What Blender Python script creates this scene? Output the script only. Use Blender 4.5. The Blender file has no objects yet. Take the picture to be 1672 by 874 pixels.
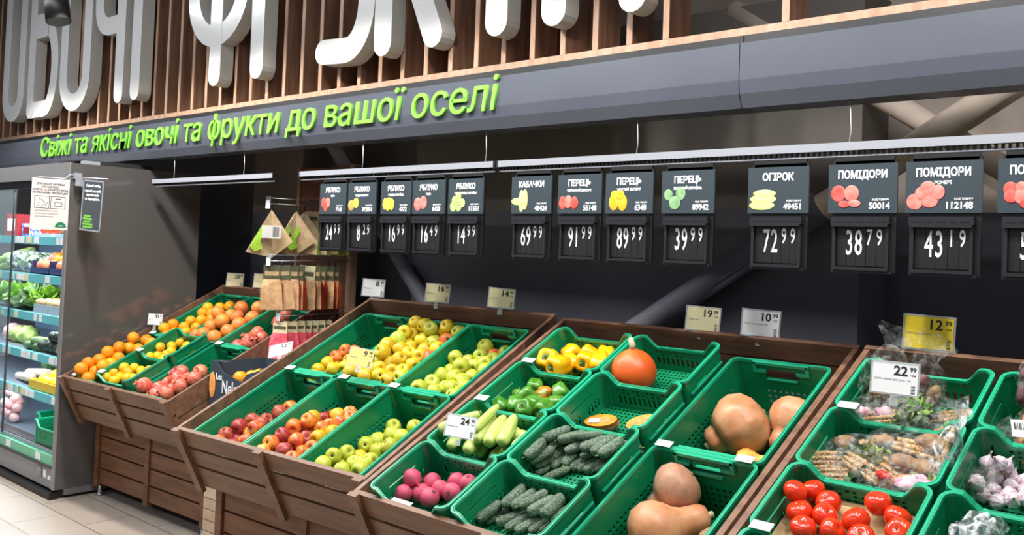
import bpy, bmesh, math, random
from mathutils import Vector, Matrix, Euler, Quaternion
scene = bpy.context.scene
COL = scene.collection
PI = math.pi
random.seed(11)

# ---------------------------------------------------------------- camera, light, exposure
def Rm(yaw, pitch, roll):
    cy, sy, cp, sp = math.cos(yaw), math.sin(yaw), math.cos(pitch), math.sin(pitch)
    f = Vector((-sy * cp, cy * cp, sp)); r = Vector((cy, sy, 0)); u = r.cross(f)
    cr, sr = math.cos(roll), math.sin(roll)
    r2 = r * cr + u * sr; u2 = -r * sr + u * cr
    return Matrix(((r2.x, u2.x, -f.x), (r2.y, u2.y, -f.y), (r2.z, u2.z, -f.z)))
cam = bpy.data.cameras.new('camera'); cam_o = bpy.data.objects.new('camera', cam); COL.objects.link(cam_o)
cam_o.matrix_world = Matrix.Translation((2.5922, -2.1829, 1.7132)) @ Rm(.7343, .0343, .0359).to_4x4()
cam.sensor_width = 36; cam.lens = 36 * 1516.97 / 1672; cam.shift_y = (360.47 - 437) / 1672
cam.clip_start = .05; cam.clip_end = 100
scene.camera = cam_o
scene.view_settings.view_transform = 'Standard'; scene.view_settings.look = 'None'
scene.view_settings.exposure = 0.0; scene.view_settings.gamma = 1; scene.view_settings.use_curve_mapping = False
w = bpy.data.worlds.new('world'); scene.world = w; w.use_nodes = True
w.node_tree.nodes['Background'].inputs[0].default_value = (.80, .86, 1, 1)
w.node_tree.nodes['Background'].inputs[1].default_value = .19

def light(name, kind, loc, target, energy, color=(1, 1, 1), **kw):
    l = bpy.data.lights.new(name, kind); l.energy = energy; l.color = color
    for k, v in kw.items(): setattr(l, k, v)
    o = bpy.data.objects.new(name, l); COL.objects.link(o); o.location = loc
    d = Vector(target) - Vector(loc)
    o.rotation_euler = d.to_track_quat('-Z', 'Y').to_euler()
    return o
# the shop's track of spots just in front of the sign board, and unseen ceiling strips added to fill letters and fronts
TRACK = [-5.2, -4.3, -3.45, -2.75, -2.0, -1.2, -.3, .6, 1.5, 2.4]
for x in TRACK:
    light('track_spot_light', 'SPOT', (x, .2, 3.12), (x + .05, .45, .9), 100 if x in (-3.45, -2.75) else 72, (1, .965, .91), spot_size=2.3, spot_blend=.45, shadow_soft_size=.05)
for y, e in ((-.7, 170), (-4.4, 130)):
    light('ceiling_fill_light', 'AREA', (-1.2, y, 3.9), (-1.2, y + .25, 0), e, (.94, .97, 1), shape='RECTANGLE', size=9, size_y=.35)

# ---------------------------------------------------------------- helpers
def lin(c):
    c = c / 255
    return c / 12.92 if c <= .04045 else ((c + .055) / 1.055) ** 2.4
def rgb(r, g, b): return (lin(r), lin(g), lin(b), 1)
MATS = {}
def mat(name, col, rough=.5, metal=0, col2=None, scale=8, bump=0, bscale=40, emit=0, spec=.5, alpha=1, trans=0, coat=0, obj_var=0, stretch=None, detail=3, lohi=(.4, .62), sss=0):
    """procedural material: base colour, optional noise towards a second colour, optional bump, optional per-object hue shift"""
    m = bpy.data.materials.new(name); m.use_nodes = True; nt = m.node_tree; N = nt.nodes; Lk = nt.links
    b = N['Principled BSDF']; b.inputs['Base Color'].default_value = col; b.inputs['Roughness'].default_value = rough
    b.inputs['Metallic'].default_value = metal; b.inputs['Specular IOR Level'].default_value = spec
    b.inputs['Coat Weight'].default_value = coat
    if sss: b.inputs['Subsurface Weight'].default_value = sss; b.inputs['Subsurface Radius'].default_value = (.01, .006, .003)
    if alpha < 1: b.inputs['Alpha'].default_value = alpha
    if trans: b.inputs['Transmission Weight'].default_value = trans
    if emit: b.inputs['Emission Color'].default_value = col; b.inputs['Emission Strength'].default_value = emit
    if col2 or bump:
        tc = N.new('ShaderNodeTexCoord'); src = tc.outputs['Object']
        if stretch:
            mp = N.new('ShaderNodeMapping'); mp.inputs['Scale'].default_value = stretch; Lk.new(src, mp.inputs[0]); src = mp.outputs[0]
        if obj_var or col2:
            oi = N.new('ShaderNodeObjectInfo'); ad = N.new('ShaderNodeVectorMath'); ad.operation = 'ADD'
            cx = N.new('ShaderNodeMath'); cx.operation = 'MULTIPLY'; cx.inputs[1].default_value = 37
            Lk.new(oi.outputs['Random'], cx.inputs[0]); Lk.new(src, ad.inputs[0]); Lk.new(cx.outputs[0], ad.inputs[1]); src = ad.outputs[0]
    out = None
    if col2:
        n = N.new('ShaderNodeTexNoise'); n.inputs['Scale'].default_value = scale; n.inputs['Detail'].default_value = detail
        Lk.new(src, n.inputs['Vector'])
        r = N.new('ShaderNodeValToRGB'); r.color_ramp.elements[0].position, r.color_ramp.elements[1].position = lohi
        r.color_ramp.elements[0].color = col; r.color_ramp.elements[1].color = col2
        Lk.new(n.outputs[0], r.inputs[0]); out = r.outputs[0]
    if obj_var:
        hs = N.new('ShaderNodeHueSaturation'); oi2 = N.new('ShaderNodeObjectInfo')
        mr = N.new('ShaderNodeMapRange'); mr.inputs[3].default_value = .5 - obj_var; mr.inputs[4].default_value = .5 + obj_var
        mv = N.new('ShaderNodeMapRange'); mv.inputs[3].default_value = .86; mv.inputs[4].default_value = 1.1
        Lk.new(oi2.outputs['Random'], mr.inputs[0]); Lk.new(oi2.outputs['Random'], mv.inputs[0])
        Lk.new(mr.outputs[0], hs.inputs['Hue']); Lk.new(mv.outputs[0], hs.inputs['Value'])
        hs.inputs['Color'].default_value = col
        if out: Lk.new(out, hs.inputs['Color'])
        out = hs.outputs[0]
    if out:
        Lk.new(out, b.inputs['Base Color'])
        if emit: Lk.new(out, b.inputs['Emission Color'])
    if bump:
        n2 = N.new('ShaderNodeTexNoise'); n2.inputs['Scale'].default_value = bscale; n2.inputs['Detail'].default_value = 2
        Lk.new(src, n2.inputs['Vector']); bp = N.new('ShaderNodeBump'); bp.inputs['Strength'].default_value = bump; bp.inputs['Distance'].default_value = .004
        Lk.new(n2.outputs[0], bp.inputs['Height']); Lk.new(bp.outputs[0], b.inputs['Normal'])
    MATS[name] = m
    return m
def obj(name, bm, m, parent=None, smooth=False, bev=0):
    """link a bmesh (or mesh) as one object"""
    if isinstance(bm, bmesh.types.BMesh):
        if bev:
            es = [e for e in bm.edges if len(e.link_faces) == 2 and e.calc_face_angle(0) > .6]
            bmesh.ops.bevel(bm, geom=es, offset=bev, segments=1, affect='EDGES', clamp_overlap=True)
        bmesh.ops.recalc_face_normals(bm, faces=bm.faces[:])
        me = bpy.data.meshes.new(name); bm.to_mesh(me); bm.free()
    else: me = bm
    if smooth:
        for p in me.polygons: p.use_smooth = True
    if not isinstance(m, (list, tuple)): m = [m]
    if not me.materials:
        for q in m: me.materials.append(MATS[q] if isinstance(q, str) else q)
    o = bpy.data.objects.new(name, me); COL.objects.link(o); o.parent = parent
    return o
def tag(o, label=None, cat=None, group=None, kind=None):
    if label: o['label'] = label
    if cat: o['category'] = cat
    if group: o['group'] = group
    if kind: o['kind'] = kind
    return o
def empty(name, loc=(0, 0, 0), rot=None, label=None, cat=None, group=None):
    o = bpy.data.objects.new(name, None); COL.objects.link(o); o.empty_display_size = .05
    o.location = loc
    if rot is not None: o.rotation_euler = rot
    return tag(o, label, cat, group)
def kids(o): return [c for c in bpy.data.objects if c.parent == o]
KID = {}; RECENT = {}
def proto(o):
    """remember a thing's parts so that copies need no search"""
    KID[o.name] = [(c, kids(c)) for c in kids(o)]; return o
def dup(o, loc, rot=None, scale=None, label=None, group=None, cat=None, m=None):
    c = o.copy(); COL.objects.link(c); c.location = loc
    if rot is not None: c.rotation_euler = rot
    if scale is not None: c.scale = (scale,) * 3 if isinstance(scale, (int, float)) else scale
    for k in ('label', 'group', 'category'):
        if k in c: del c[k]
    tag(c, label, cat, group)
    if m and c.type == 'MESH': c.data = variant(c.data, m)
    RECENT[c.name] = rec = []
    for ch, sub in KID.get(o.name, []):
        d = ch.copy(); COL.objects.link(d); d.parent = c; rec.append(d)
        for s in sub:
            e = s.copy(); COL.objects.link(e); e.parent = d
    return c
VAR = {}
def variant(me, m):
    k = (me.name, m)
    if k not in VAR:
        v = me.copy(); v.materials.clear(); v.materials.append(MATS[m]); VAR[k] = v
    return VAR[k]
ID = lambda p: p
def bx(bm, lo, hi, T=ID, mi=0):
    """axis box lo..hi mapped through T"""
    vs = [bm.verts.new(T(Vector((x, y, z)))) for x in (lo[0], hi[0]) for y in (lo[1], hi[1]) for z in (lo[2], hi[2])]
    for q in ((0, 1, 3, 2), (4, 6, 7, 5), (0, 4, 5, 1), (2, 3, 7, 6), (0, 2, 6, 4), (1, 5, 7, 3)):
        f = bm.faces.new([vs[i] for i in q]); f.material_index = mi
    return vs
def box(lo, hi, T=ID):
    bm = bmesh.new(); bx(bm, lo, hi, T); return bm
def tube(bm, pts, r, n=8, caps=True, T=ID, mi=0):
    """round tube along points; r a number or a list"""
    pts = [Vector(p) for p in pts]; rings = []
    up = Vector((0, 0, 1)); prev = None
    for i, p in enumerate(pts):
        d = (pts[min(i + 1, len(pts) - 1)] - pts[max(i - 1, 0)]).normalized()
        if prev is None: a = d.orthogonal().normalized()
        else: a = (prev - d * prev.dot(d)).normalized()
        prev = a; b = d.cross(a); rr = r[i] if isinstance(r, (list, tuple)) else r
        rings.append([bm.verts.new(T(p + (a * math.cos(t) + b * math.sin(t)) * rr)) for t in [2 * PI * k / n for k in range(n)]])
    for A, B in zip(rings, rings[1:]):
        for k in range(n):
            f = bm.faces.new((A[k], A[(k + 1) % n], B[(k + 1) % n], B[k])); f.material_index = mi; f.smooth = True
    if caps:
        for R in (rings[0][::-1], rings[-1]):
            f = bm.faces.new(R); f.material_index = mi
def lathe(bm, prof, n=20, T=ID, f=None, mi=0):
    """prof: list of (r, z); f(theta, k, r, z) -> (r, z) shapes it"""
    rings = []
    for k, (r, z) in enumerate(prof):
        ring = []
        if r < 1e-6:
            zz = z if f is None else f(0, k, r, z)[1]
            ring = [bm.verts.new(T(Vector((0, 0, zz))))]
        else:
            for i in range(n):
                t = 2 * PI * i / n; rr, zz = (r, z) if f is None else f(t, k, r, z)
                ring.append(bm.verts.new(T(Vector((rr * math.cos(t), rr * math.sin(t), zz)))))
        rings.append(ring)
    for A, B in zip(rings, rings[1:]):
        for i in range(n):
            j = (i + 1) % n
            vs = [A[0]] if len(A) == 1 else [A[i], A[j]]
            vs += [B[0]] if len(B) == 1 else [B[j], B[i]]
            if len(vs) > 2:
                fc = bm.faces.new(vs); fc.material_index = mi; fc.smooth = True
def blob(bm, c, r, T=ID, n=16, m=10, mi=0, wob=0, seed=0):
    """ellipsoid with optional lumpiness"""
    rnd = random.Random(seed); ph = [(rnd.uniform(0, 6.28), rnd.uniform(0, 6.28), rnd.uniform(2, 5), rnd.uniform(2, 5)) for _ in range(3)]
    rr = r if isinstance(r, (tuple, list)) else (r, r, r)
    prof = [(math.sin(PI * k / m), -math.cos(PI * k / m)) for k in range(m + 1)]
    def F(v):
        s = 1 + wob * sum(math.sin(a * v.x * 2 + p) * math.sin(b * v.z * 2 + q) for p, q, a, b in ph)
        return T(Vector((c[0] + v.x * rr[0] * s, c[1] + v.y * rr[1] * s, c[2] + v.z * rr[2] * s)))
    lathe(bm, [(0 if k in (0, m) else p[0], p[1]) for k, p in enumerate(prof)], n, F, mi=mi)
def leafy(bm, c, R, n, size, seed, squash=.7, mi=0):
    """a clump of bent leaves round c"""
    rnd = random.Random(seed)
    for _ in range(n):
        d = Vector((rnd.gauss(0, 1), rnd.gauss(0, 1), abs(rnd.gauss(.3, .7)))).normalized(); side = d.cross(Vector((rnd.gauss(0, 1), rnd.gauss(0, 1), rnd.gauss(0, 1)))).normalized(); up = side.cross(d)
        o = Vector(c) + Vector((d.x * R, d.y * R, d.z * R * squash)) * rnd.uniform(.2, .8); L = size * rnd.uniform(.7, 1.3); W = L * rnd.uniform(.25, .42); curl = rnd.uniform(-.5, .5); rows = []
        for k in range(5):
            q = k / 4; wv = W * math.sin(PI * (.12 + .8 * q)); ctr = o + d * L * q + up * curl * L * q * q
            rows.append([bm.verts.new(ctr + side * wv * e + up * (.25 * W * abs(e) + rnd.uniform(-.04, .04) * L)) for e in (-1, 0, 1)])
        for a, b in zip(rows, rows[1:]):
            for i in (0, 1):
                f = bm.faces.new((a[i], a[i + 1], b[i + 1], b[i])); f.smooth = True; f.material_index = mi
def text_mesh(s, size, extrude=.0006, bold=0, shear=0, align='CENTER', sx=1, spacing=1, line=1):
    cu = bpy.data.curves.new('lettering', 'FONT'); cu.body = s; cu.size = size; cu.extrude = extrude; cu.offset = bold
    cu.shear = shear; cu.align_x = align; cu.align_y = 'CENTER'; cu.space_character = spacing; cu.space_line = line; cu.resolution_u = 3
    o = bpy.data.objects.new('lettering', cu); COL.objects.link(o); bpy.context.view_layer.update()
    dg = bpy.context.evaluated_depsgraph_get()
    me = bpy.data.meshes.new_from_object(o.evaluated_get(dg)); bpy.data.objects.remove(o); bpy.data.curves.remove(cu)
    me.materials.clear()
    if sx != 1: me.transform(Matrix.Diagonal((sx, 1, 1, 1)))
    return me
FACE = Matrix(((1, 0, 0, 0), (0, 0, -1, 0), (0, 1, 0, 0), (0, 0, 0, 1)))     # text in XY -> standing in XZ, facing -Y
def text(name, s, size, pos, m, parent, M=FACE, **kw):
    """lettering as a part; M turns the text plane, pos is its centre"""
    me = text_mesh(s, size, **kw); me.transform(Matrix.Translation(pos) @ M)
    return obj(name, me, m, parent)

# ---------------------------------------------------------------- materials
mat('wood', rgb(130, 94, 73), .5, col2=rgb(108, 76, 58), scale=3, stretch=(1.2, 9, 9), bump=.15, bscale=25)
mat('wood_front', rgb(124, 88, 63), .5, col2=rgb(106, 73, 51), scale=3, stretch=(1.2, 9, 9), bump=.12, bscale=25)
mat('wood_base', rgb(128, 86, 58), .5, col2=rgb(106, 70, 46), scale=3, stretch=(1.2, 9, 9), bump=.12, bscale=25)
mat('wood_lit', rgb(214, 190, 162), .6, col2=rgb(190, 164, 136), scale=6)  # paler wood: light falling through the gap is put into its colour
mat('wood_dark', rgb(116, 84, 64), .55, col2=rgb(92, 64, 47), scale=3, stretch=(8, 8, .8), bump=.1)
mat('wood_edge', rgb(166, 134, 110), .5, col2=rgb(146, 114, 92), scale=4, stretch=(6, 6, 1.5))
mat('wood_panel', rgb(110, 70, 48), .5, col2=rgb(84, 50, 34), scale=3, stretch=(1, 1, 9))
mat('wall_paint', rgb(94, 93, 102), .6, col2=rgb(88, 87, 96), scale=2)
mat('wall_upper', rgb(112, 105, 99), .7, col2=rgb(102, 95, 89), scale=1.5)
mat('wall_beige', rgb(206, 190, 176), .8, col2=rgb(176, 160, 146), scale=3, bump=.2)
mat('fascia', rgb(76, 80, 90), .26, spec=.6, col2=rgb(71, 75, 85), scale=1.2)
mat('black', rgb(16, 16, 18), .5); mat('dark_metal', rgb(58, 58, 60), .4, .4)
mat('white_letter', rgb(198, 198, 196), .18, spec=.6, coat=.3)
mat('letter_side', rgb(176, 172, 165), .45)
mat('lime', rgb(122, 200, 66), .4); mat('lime_edge', rgb(70, 130, 30), .5)
mat('rail_white', rgb(150, 152, 160), .3); mat('zinc', rgb(168, 168, 168), .35, .8); mat('wire', rgb(190, 190, 186), .4, .6)
mat('crate_green', rgb(14, 132, 84), .34, spec=.5, col2=rgb(10, 120, 76), scale=4)
mat('crate_rim_lit', rgb(32, 166, 124), .3, spec=.6)  # crate green lightened, shine of the cool lights put into the colour
mat('fridge_gray', rgb(88, 85, 83), .12, spec=.8, col2=rgb(88, 84, 82), scale=1)
mat('fridge_front', rgb(132, 130, 130), .4); mat('fridge_dark', rgb(52, 50, 50), .5); mat('fridge_inside', rgb(150, 178, 206), .5)
mat('strip_teal', rgb(104, 196, 204), .35); mat('strip_green', rgb(110, 190, 150), .4); mat('steel_shelf', rgb(150, 160, 172), .35, .5)
mat('paper', rgb(238, 238, 238), .6); mat('paper_cream', rgb(226, 216, 172), .6); mat('paper_yellow', rgb(238, 206, 120), .6)
mat('paper_lemon', rgb(236, 206, 40), .6); mat('ink', rgb(30, 30, 32), .6); mat('ink_gray', rgb(120, 120, 122), .6); mat('ink_white', rgb(240, 240, 242), .5)
mat('slate', rgb(58, 68, 74), .3, spec=.5); mat('holder_black', rgb(34, 34, 38), .38); mat('poster_pink', rgb(226, 214, 210), .6); mat('logo_green', rgb(40, 120, 80), .5)
mat('led', rgb(225, 240, 255), emit=6)
mat('cardboard', rgb(190, 156, 110), .7, col2=rgb(176, 142, 98), scale=5, stretch=(1, 12, 1)); mat('carton_navy', rgb(52, 68, 80), .5); mat('carton_inside', rgb(196, 178, 172), .7)
mat('kraft', rgb(196, 152, 108), .7, col2=rgb(214, 172, 126), scale=30, bump=.3); mat('kraft_beige', rgb(206, 180, 140), .7, col2=rgb(190, 160, 120), scale=30, bump=.25)
mat('net_lime', rgb(164, 206, 60), .5, col2=rgb(130, 176, 40), scale=120); mat('net_red', rgb(150, 44, 28), .5, col2=rgb(190, 70, 36), scale=120)
mat('pouch_pink', rgb(222, 76, 96), .4, col2=rgb(236, 110, 122), scale=40); mat('card_olive', rgb(88, 90, 62), .6)
def clear(name, tint, mixv, rough=.15, bump=0):
    """thin clear plastic film: mostly transparent with a glossy skin"""
    m = bpy.data.materials.new(name); m.use_nodes = True; N = m.node_tree.nodes; Lk = m.node_tree.links
    N.remove(N['Principled BSDF']); t = N.new('ShaderNodeBsdfTransparent'); t.inputs[0].default_value = tint
    g = N.new('ShaderNodeBsdfPrincipled'); g.inputs['Base Color'].default_value = (.88, .91, .92, 1); g.inputs['Roughness'].default_value = rough
    x = N.new('ShaderNodeMixShader'); x.inputs[0].default_value = mixv
    Lk.new(t.outputs[0], x.inputs[1]); Lk.new(g.outputs[0], x.inputs[2]); Lk.new(x.outputs[0], N['Material Output'].inputs[0])
    if bump:
        n2 = N.new('ShaderNodeTexNoise'); n2.inputs['Scale'].default_value = 45; bp = N.new('ShaderNodeBump'); bp.inputs['Strength'].default_value = bump
        bp.inputs['Distance'].default_value = .01; tc = N.new('ShaderNodeTexCoord'); Lk.new(tc.outputs['Object'], n2.inputs['Vector'])
        Lk.new(n2.outputs[0], bp.inputs['Height']); Lk.new(bp.outputs[0], g.inputs['Normal'])
        rp = N.new('ShaderNodeMapRange'); rp.inputs[1].default_value = .45; rp.inputs[2].default_value = .7; rp.inputs[3].default_value = mixv * .2; rp.inputs[4].default_value = min(1, mixv * 2.8)
        Lk.new(n2.outputs[0], rp.inputs[0]); Lk.new(rp.outputs[0], x.inputs[0])
    MATS[name] = m
clear('acrylic', (.93, .95, .95, 1), .22); clear('film', (.97, .97, .96, 1), .06, .12, .7); clear('film_shiny', (.96, .95, .93, 1), .17, .1, 1.0); clear('glass', (.9, .96, .97, 1), .07, .05)
clear('film_dense', (.93, .96, .96, 1), .34, .18, .5)
# produce
mat('orange', rgb(252, 160, 22), .42, col2=rgb(246, 160, 24), scale=1.6, bump=.25, bscale=14, obj_var=.012, sss=.05)
mat('orange_pale', rgb(250, 178, 28), .42, col2=rgb(250, 160, 24), scale=1.6, bump=.25, bscale=14, obj_var=.012, sss=.05)
mat('lemon', rgb(250, 196, 26), .4, col2=rgb(250, 176, 26), scale=2, bump=.25, bscale=12, obj_var=.012, sss=.05)
mat('yellow_lemon', rgb(250, 216, 50), .4, col2=rgb(246, 200, 40), scale=2, bump=.2, bscale=12)
mat('grapefruit', rgb(232, 128, 70), .42, col2=rgb(240, 156, 48), scale=1.2, bump=.2, bscale=16, obj_var=.012, lohi=(.42, .7))
mat('pomegranate', rgb(214, 92, 78), .38, col2=rgb(232, 150, 116), scale=2.2, obj_var=.012, lohi=(.42, .7))
mat('apple_red', rgb(158, 56, 54), .38, col2=rgb(192, 94, 72), scale=2.6, obj_var=.012, stretch=(1, 1, .4))
mat('apple_pink', rgb(212, 92, 48), .36, col2=rgb(234, 160, 70), scale=1.6, obj_var=.012, stretch=(1, 1, .5))
mat('apple_orange', rgb(244, 152, 58), .34, col2=rgb(228, 104, 50), scale=1.4, obj_var=.012, stretch=(1, 1, .5))
mat('apple_yellow', rgb(216, 180, 28), .4, col2=rgb(198, 174, 46), scale=2.2, obj_var=.012)
mat('apple_green', rgb(174, 188, 50), .4, col2=rgb(194, 192, 78), scale=2.2, obj_var=.012)
mat('stem', rgb(92, 70, 40), .7); mat('calyx', rgb(70, 62, 34), .8); mat('stem_green', rgb(86, 120, 52), .6); mat('stem_pale', rgb(206, 190, 156), .7, col2=rgb(160, 140, 104), scale=40)
mat('pepper_yellow', rgb(250, 172, 8), .22, spec=.6, col2=rgb(252, 186, 24), scale=1.5); mat('pepper_green', rgb(62, 124, 34), .2, spec=.6, col2=rgb(92, 150, 52), scale=2)
mat('pepper_pale', rgb(142, 180, 86), .24, col2=rgb(100, 156, 62), scale=1.8); mat('pepper_blush', rgb(226, 120, 34), .24, col2=rgb(110, 130, 44), scale=1.1, lohi=(.45, .56))
mat('zucchini', rgb(176, 196, 96), .36, col2=rgb(196, 208, 122), scale=4, stretch=(.5, 2, 2))
mat('cucumber', rgb(70, 92, 72), .5, col2=rgb(132, 150, 122), scale=16, bump=1.0, bscale=24, stretch=(1, .35, .35), lohi=(.42, .72), obj_var=.01)
mat('beetroot', rgb(206, 70, 98), .55, col2=rgb(184, 76, 100), scale=3, bump=.3, bscale=8)
mat('tomato', rgb(222, 60, 18), .16, spec=.6, col2=rgb(216, 48, 20), scale=1.5, coat=.2)
mat('garlic', rgb(236, 226, 228), .5, col2=rgb(200, 166, 184), scale=1.6, stretch=(1.5, 1.5, .6), obj_var=.01)
mat('hokkaido', rgb(222, 84, 32), .4, col2=rgb(236, 120, 40), scale=5, bump=.25, bscale=40)
mat('squash', rgb(208, 150, 110), .42, col2=rgb(190, 124, 82), scale=1.4, bump=.2, bscale=6); mat('squash_yellow', rgb(238, 176, 78), .42, col2=rgb(226, 154, 70), scale=6)
mat('pumpkin_flesh', rgb(248, 156, 22), .4, col2=rgb(236, 132, 20), scale=30); mat('pumpkin_rind', rgb(222, 104, 50), .45); mat('seeds', rgb(244, 170, 50), .5, col2=rgb(226, 120, 20), scale=60)
mat('leaf', rgb(126, 150, 72), .55, col2=rgb(186, 196, 120), scale=24); mat('leaf_bright', rgb(150, 196, 60), .5, col2=rgb(86, 140, 50), scale=16)
mat('leaf_hazed', rgb(120, 150, 100), .5, col2=rgb(176, 198, 150), scale=30); mat('leaf_dark', rgb(86, 118, 66), .6, col2=rgb(62, 90, 50), scale=16); mat('carrot', rgb(232, 132, 50), .5, col2=rgb(214, 110, 40), scale=30)  # fridge leaves: the haze inside the case is put into their muted green
mat('parsnip', rgb(214, 176, 118), .6, col2=rgb(130, 86, 48), scale=26, stretch=(6, 6, 1)); mat('beet_dark', rgb(126, 84, 88), .5, col2=rgb(90, 60, 60), scale=14); mat('cabbage_pink', rgb(206, 130, 160), .5, col2=rgb(226, 190, 200), scale=24)
mat('potato', rgb(168, 132, 94), .6, col2=rgb(128, 96, 66), scale=16); mat('chili', rgb(206, 44, 32), .3)
mat('avocado', rgb(40, 46, 40), .5, bump=.5, bscale=90); mat('leek', rgb(196, 214, 150), .4, col2=rgb(140, 176, 96), scale=3, stretch=(1, 1, 1)); mat('daikon', rgb(226, 206, 186), .5, col2=rgb(206, 180, 156), scale=12)
mat('mushroom', rgb(216, 190, 140), .6, col2=rgb(190, 156, 100), scale=30); mat('radish', rgb(226, 150, 150), .4, col2=rgb(236, 200, 196), scale=12); mat('bottle_blue', rgb(44, 74, 140), .25, col2=rgb(70, 110, 180), scale=12)
mat('pack_red', rgb(140, 30, 26), .4); mat('pack_blue', rgb(80, 96, 190), .4, col2=rgb(210, 214, 240), scale=50); mat('pack_white', rgb(226, 226, 232), .4); mat('tray_navy', rgb(46, 48, 92), .4); mat('tray_clear', rgb(170, 180, 186), .3); mat('peach', rgb(238, 150, 96), .5, col2=rgb(220, 100, 80), scale=9, obj_var=.01)
mat('crate_yellow', rgb(232, 190, 60), .5)
# floor: large beige tiles with thin grout
m = bpy.data.materials.new('floor_tile'); m.use_nodes = True; N = m.node_tree.nodes; Lk = m.node_tree.links; b = N['Principled BSDF']
tc = N.new('ShaderNodeTexCoord'); br = N.new('ShaderNodeTexBrick'); br.offset = .5; br.inputs['Scale'].default_value = 1; br.inputs['Mortar Size'].default_value = .0035
br.inputs['Brick Width'].default_value = .6; br.inputs['Row Height'].default_value = .3; br.inputs['Mortar Smooth'].default_value = .1
br.inputs['Color1'].default_value = rgb(176, 162, 149); br.inputs['Color2'].default_value = rgb(166, 153, 140); br.inputs['Mortar'].default_value = rgb(104, 94, 86)
Lk.new(tc.outputs['Object'], br.inputs['Vector']); Lk.new(br.outputs[0], b.inputs['Base Color']); b.inputs['Roughness'].default_value = .3
MATS['floor_tile'] = m

# ---------------------------------------------------------------- the setting
def struct(name, bm, m): return tag(obj(name, bm, m), kind='structure')
struct('floor', box((-9, -8, -.05), (6, 2.2, 0)), 'floor_tile')
bm = bmesh.new()
bx(bm, (-9, 2.0, 0), (6, 2.1, 1.95), mi=0); bx(bm, (-9, 2.0, 1.95), (1.0, 2.1, 2.6), mi=1); bx(bm, (1.0, 2.0, 1.95), (6, 2.1, 2.6), mi=2); bx(bm, (-9, 2.0, 2.6), (6, 2.1, 4.3), mi=2)
struct('wall_back', bm, ['wall_paint', 'wall_upper', 'wall_beige'])
bm = bmesh.new(); bx(bm, (-1.73, 1.7, 0), (1.06, 2.0, 1.95), mi=0); bx(bm, (-1.73, 1.7, 1.95), (1.06, 2.0, 2.9), mi=1)
struct('wall_niche', bm, ['wall_paint', 'wall_upper'])
bm = bmesh.new(); bx(bm, (-3.62, 1.75, 0), (-3.0, 2.0, 1.95), mi=0); bx(bm, (-3.62, 1.75, 1.95), (-3.0, 2.0, 2.9), mi=1)
struct('wall_pier', bm, ['wall_paint', 'wall_upper'])
def brace(p, q, r, label):
    p, q = Vector(p), Vector(q)
    if p.z > q.z: p, q = q, p
    k = (1.95 - p.z) / (q.z - p.z); mid = p.lerp(q, k); bm = bmesh.new()
    tube(bm, [p, mid], r, 16); tube(bm, [mid, q], r, 16, mi=1)
    return tag(obj('diagonal_brace', bm, ['wall_paint', 'wall_beige'], smooth=False), label, 'brace', kind='structure')
brace((-.75, 1.6, .87), (2.4, 1.6, 2.88), .06, 'grey steel tube brace rising diagonally behind the vegetable stand')
brace((.42, 1.74, 2.9), (2.6, 1.74, 1.43), .05, 'steel tube brace sloping down behind the tomato price boards')
brace((-2.86, 1.85, 2.5), (-1.15, 1.55, 1.1), .045, 'slanted steel tube brace behind the first apple price boards')

# ---------------------------------------------------------------- sign board over the display
FP = []
def fascia(x0, x1, label):
    t = empty('fascia_panel', (x0, .85, 2.27), None, label, 'sign board', 'sign board panels')
    L = x1 - x0; bm = bmesh.new()
    pr = [(0, .235), (0, .10), (.006, .05), (.028, 0), (.15, 0), (.15, .235)]
    A = [bm.verts.new((0, y, z)) for y, z in pr]; B = [bm.verts.new((L, y, z)) for y, z in pr]
    for i in range(6): bm.faces.new((A[i], A[(i + 1) % 6], B[(i + 1) % 6], B[i]))
    bm.faces.new(A[::-1]); bm.faces.new(B); t_ = obj('front_panel', bm, 'fascia', t); FP.append(t_)
    obj('dark_strip', box((0, .03, .235), (L, .14, .27)), 'black', t)  # black strip between the sign board and the wooden rail
    return t
f1 = fascia(-8.5, .938, 'long grey sign board carrying the green slogan above the stands')
f2 = fascia(.942, 5, 'plain grey sign board over the tomato stand, beyond the seam')
# slogan: word by word, the letters growing with no change of real size
X0, X1 = -5.36, -.27
words_ = ['Свіжі', 'та', 'якісні', 'овочі', 'та', 'фрукти', 'до', 'вашої', 'оселі']
me_all = text_mesh(' '.join(words_), .19, .006, .0005, .13, 'LEFT'); wid = max(v.co.x for v in me_all.vertices) - min(v.co.x for v in me_all.vertices)
k = (X1 - X0) / wid; xcur = 0
full = ''
for wd in words_:
    pre = text_mesh(full + 'н', .19, .006, .0005, .13, 'LEFT'); px = max(v.co.x for v in pre.vertices); n1 = text_mesh('н', .19, .006, .0005, .13, 'LEFT'); px -= max(v.co.x for v in n1.vertices)
    me = text_mesh(wd, .19, .006, .0005, .13, 'LEFT')
    me.transform(Matrix.Translation((X0 + px * k + 8.5, -.007, .147)) @ FACE @ Matrix.Diagonal((k, 1.13, 1, 1)))
    obj('slogan_lettering', me, 'lime', FP[0]); full += wd + ' '
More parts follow.
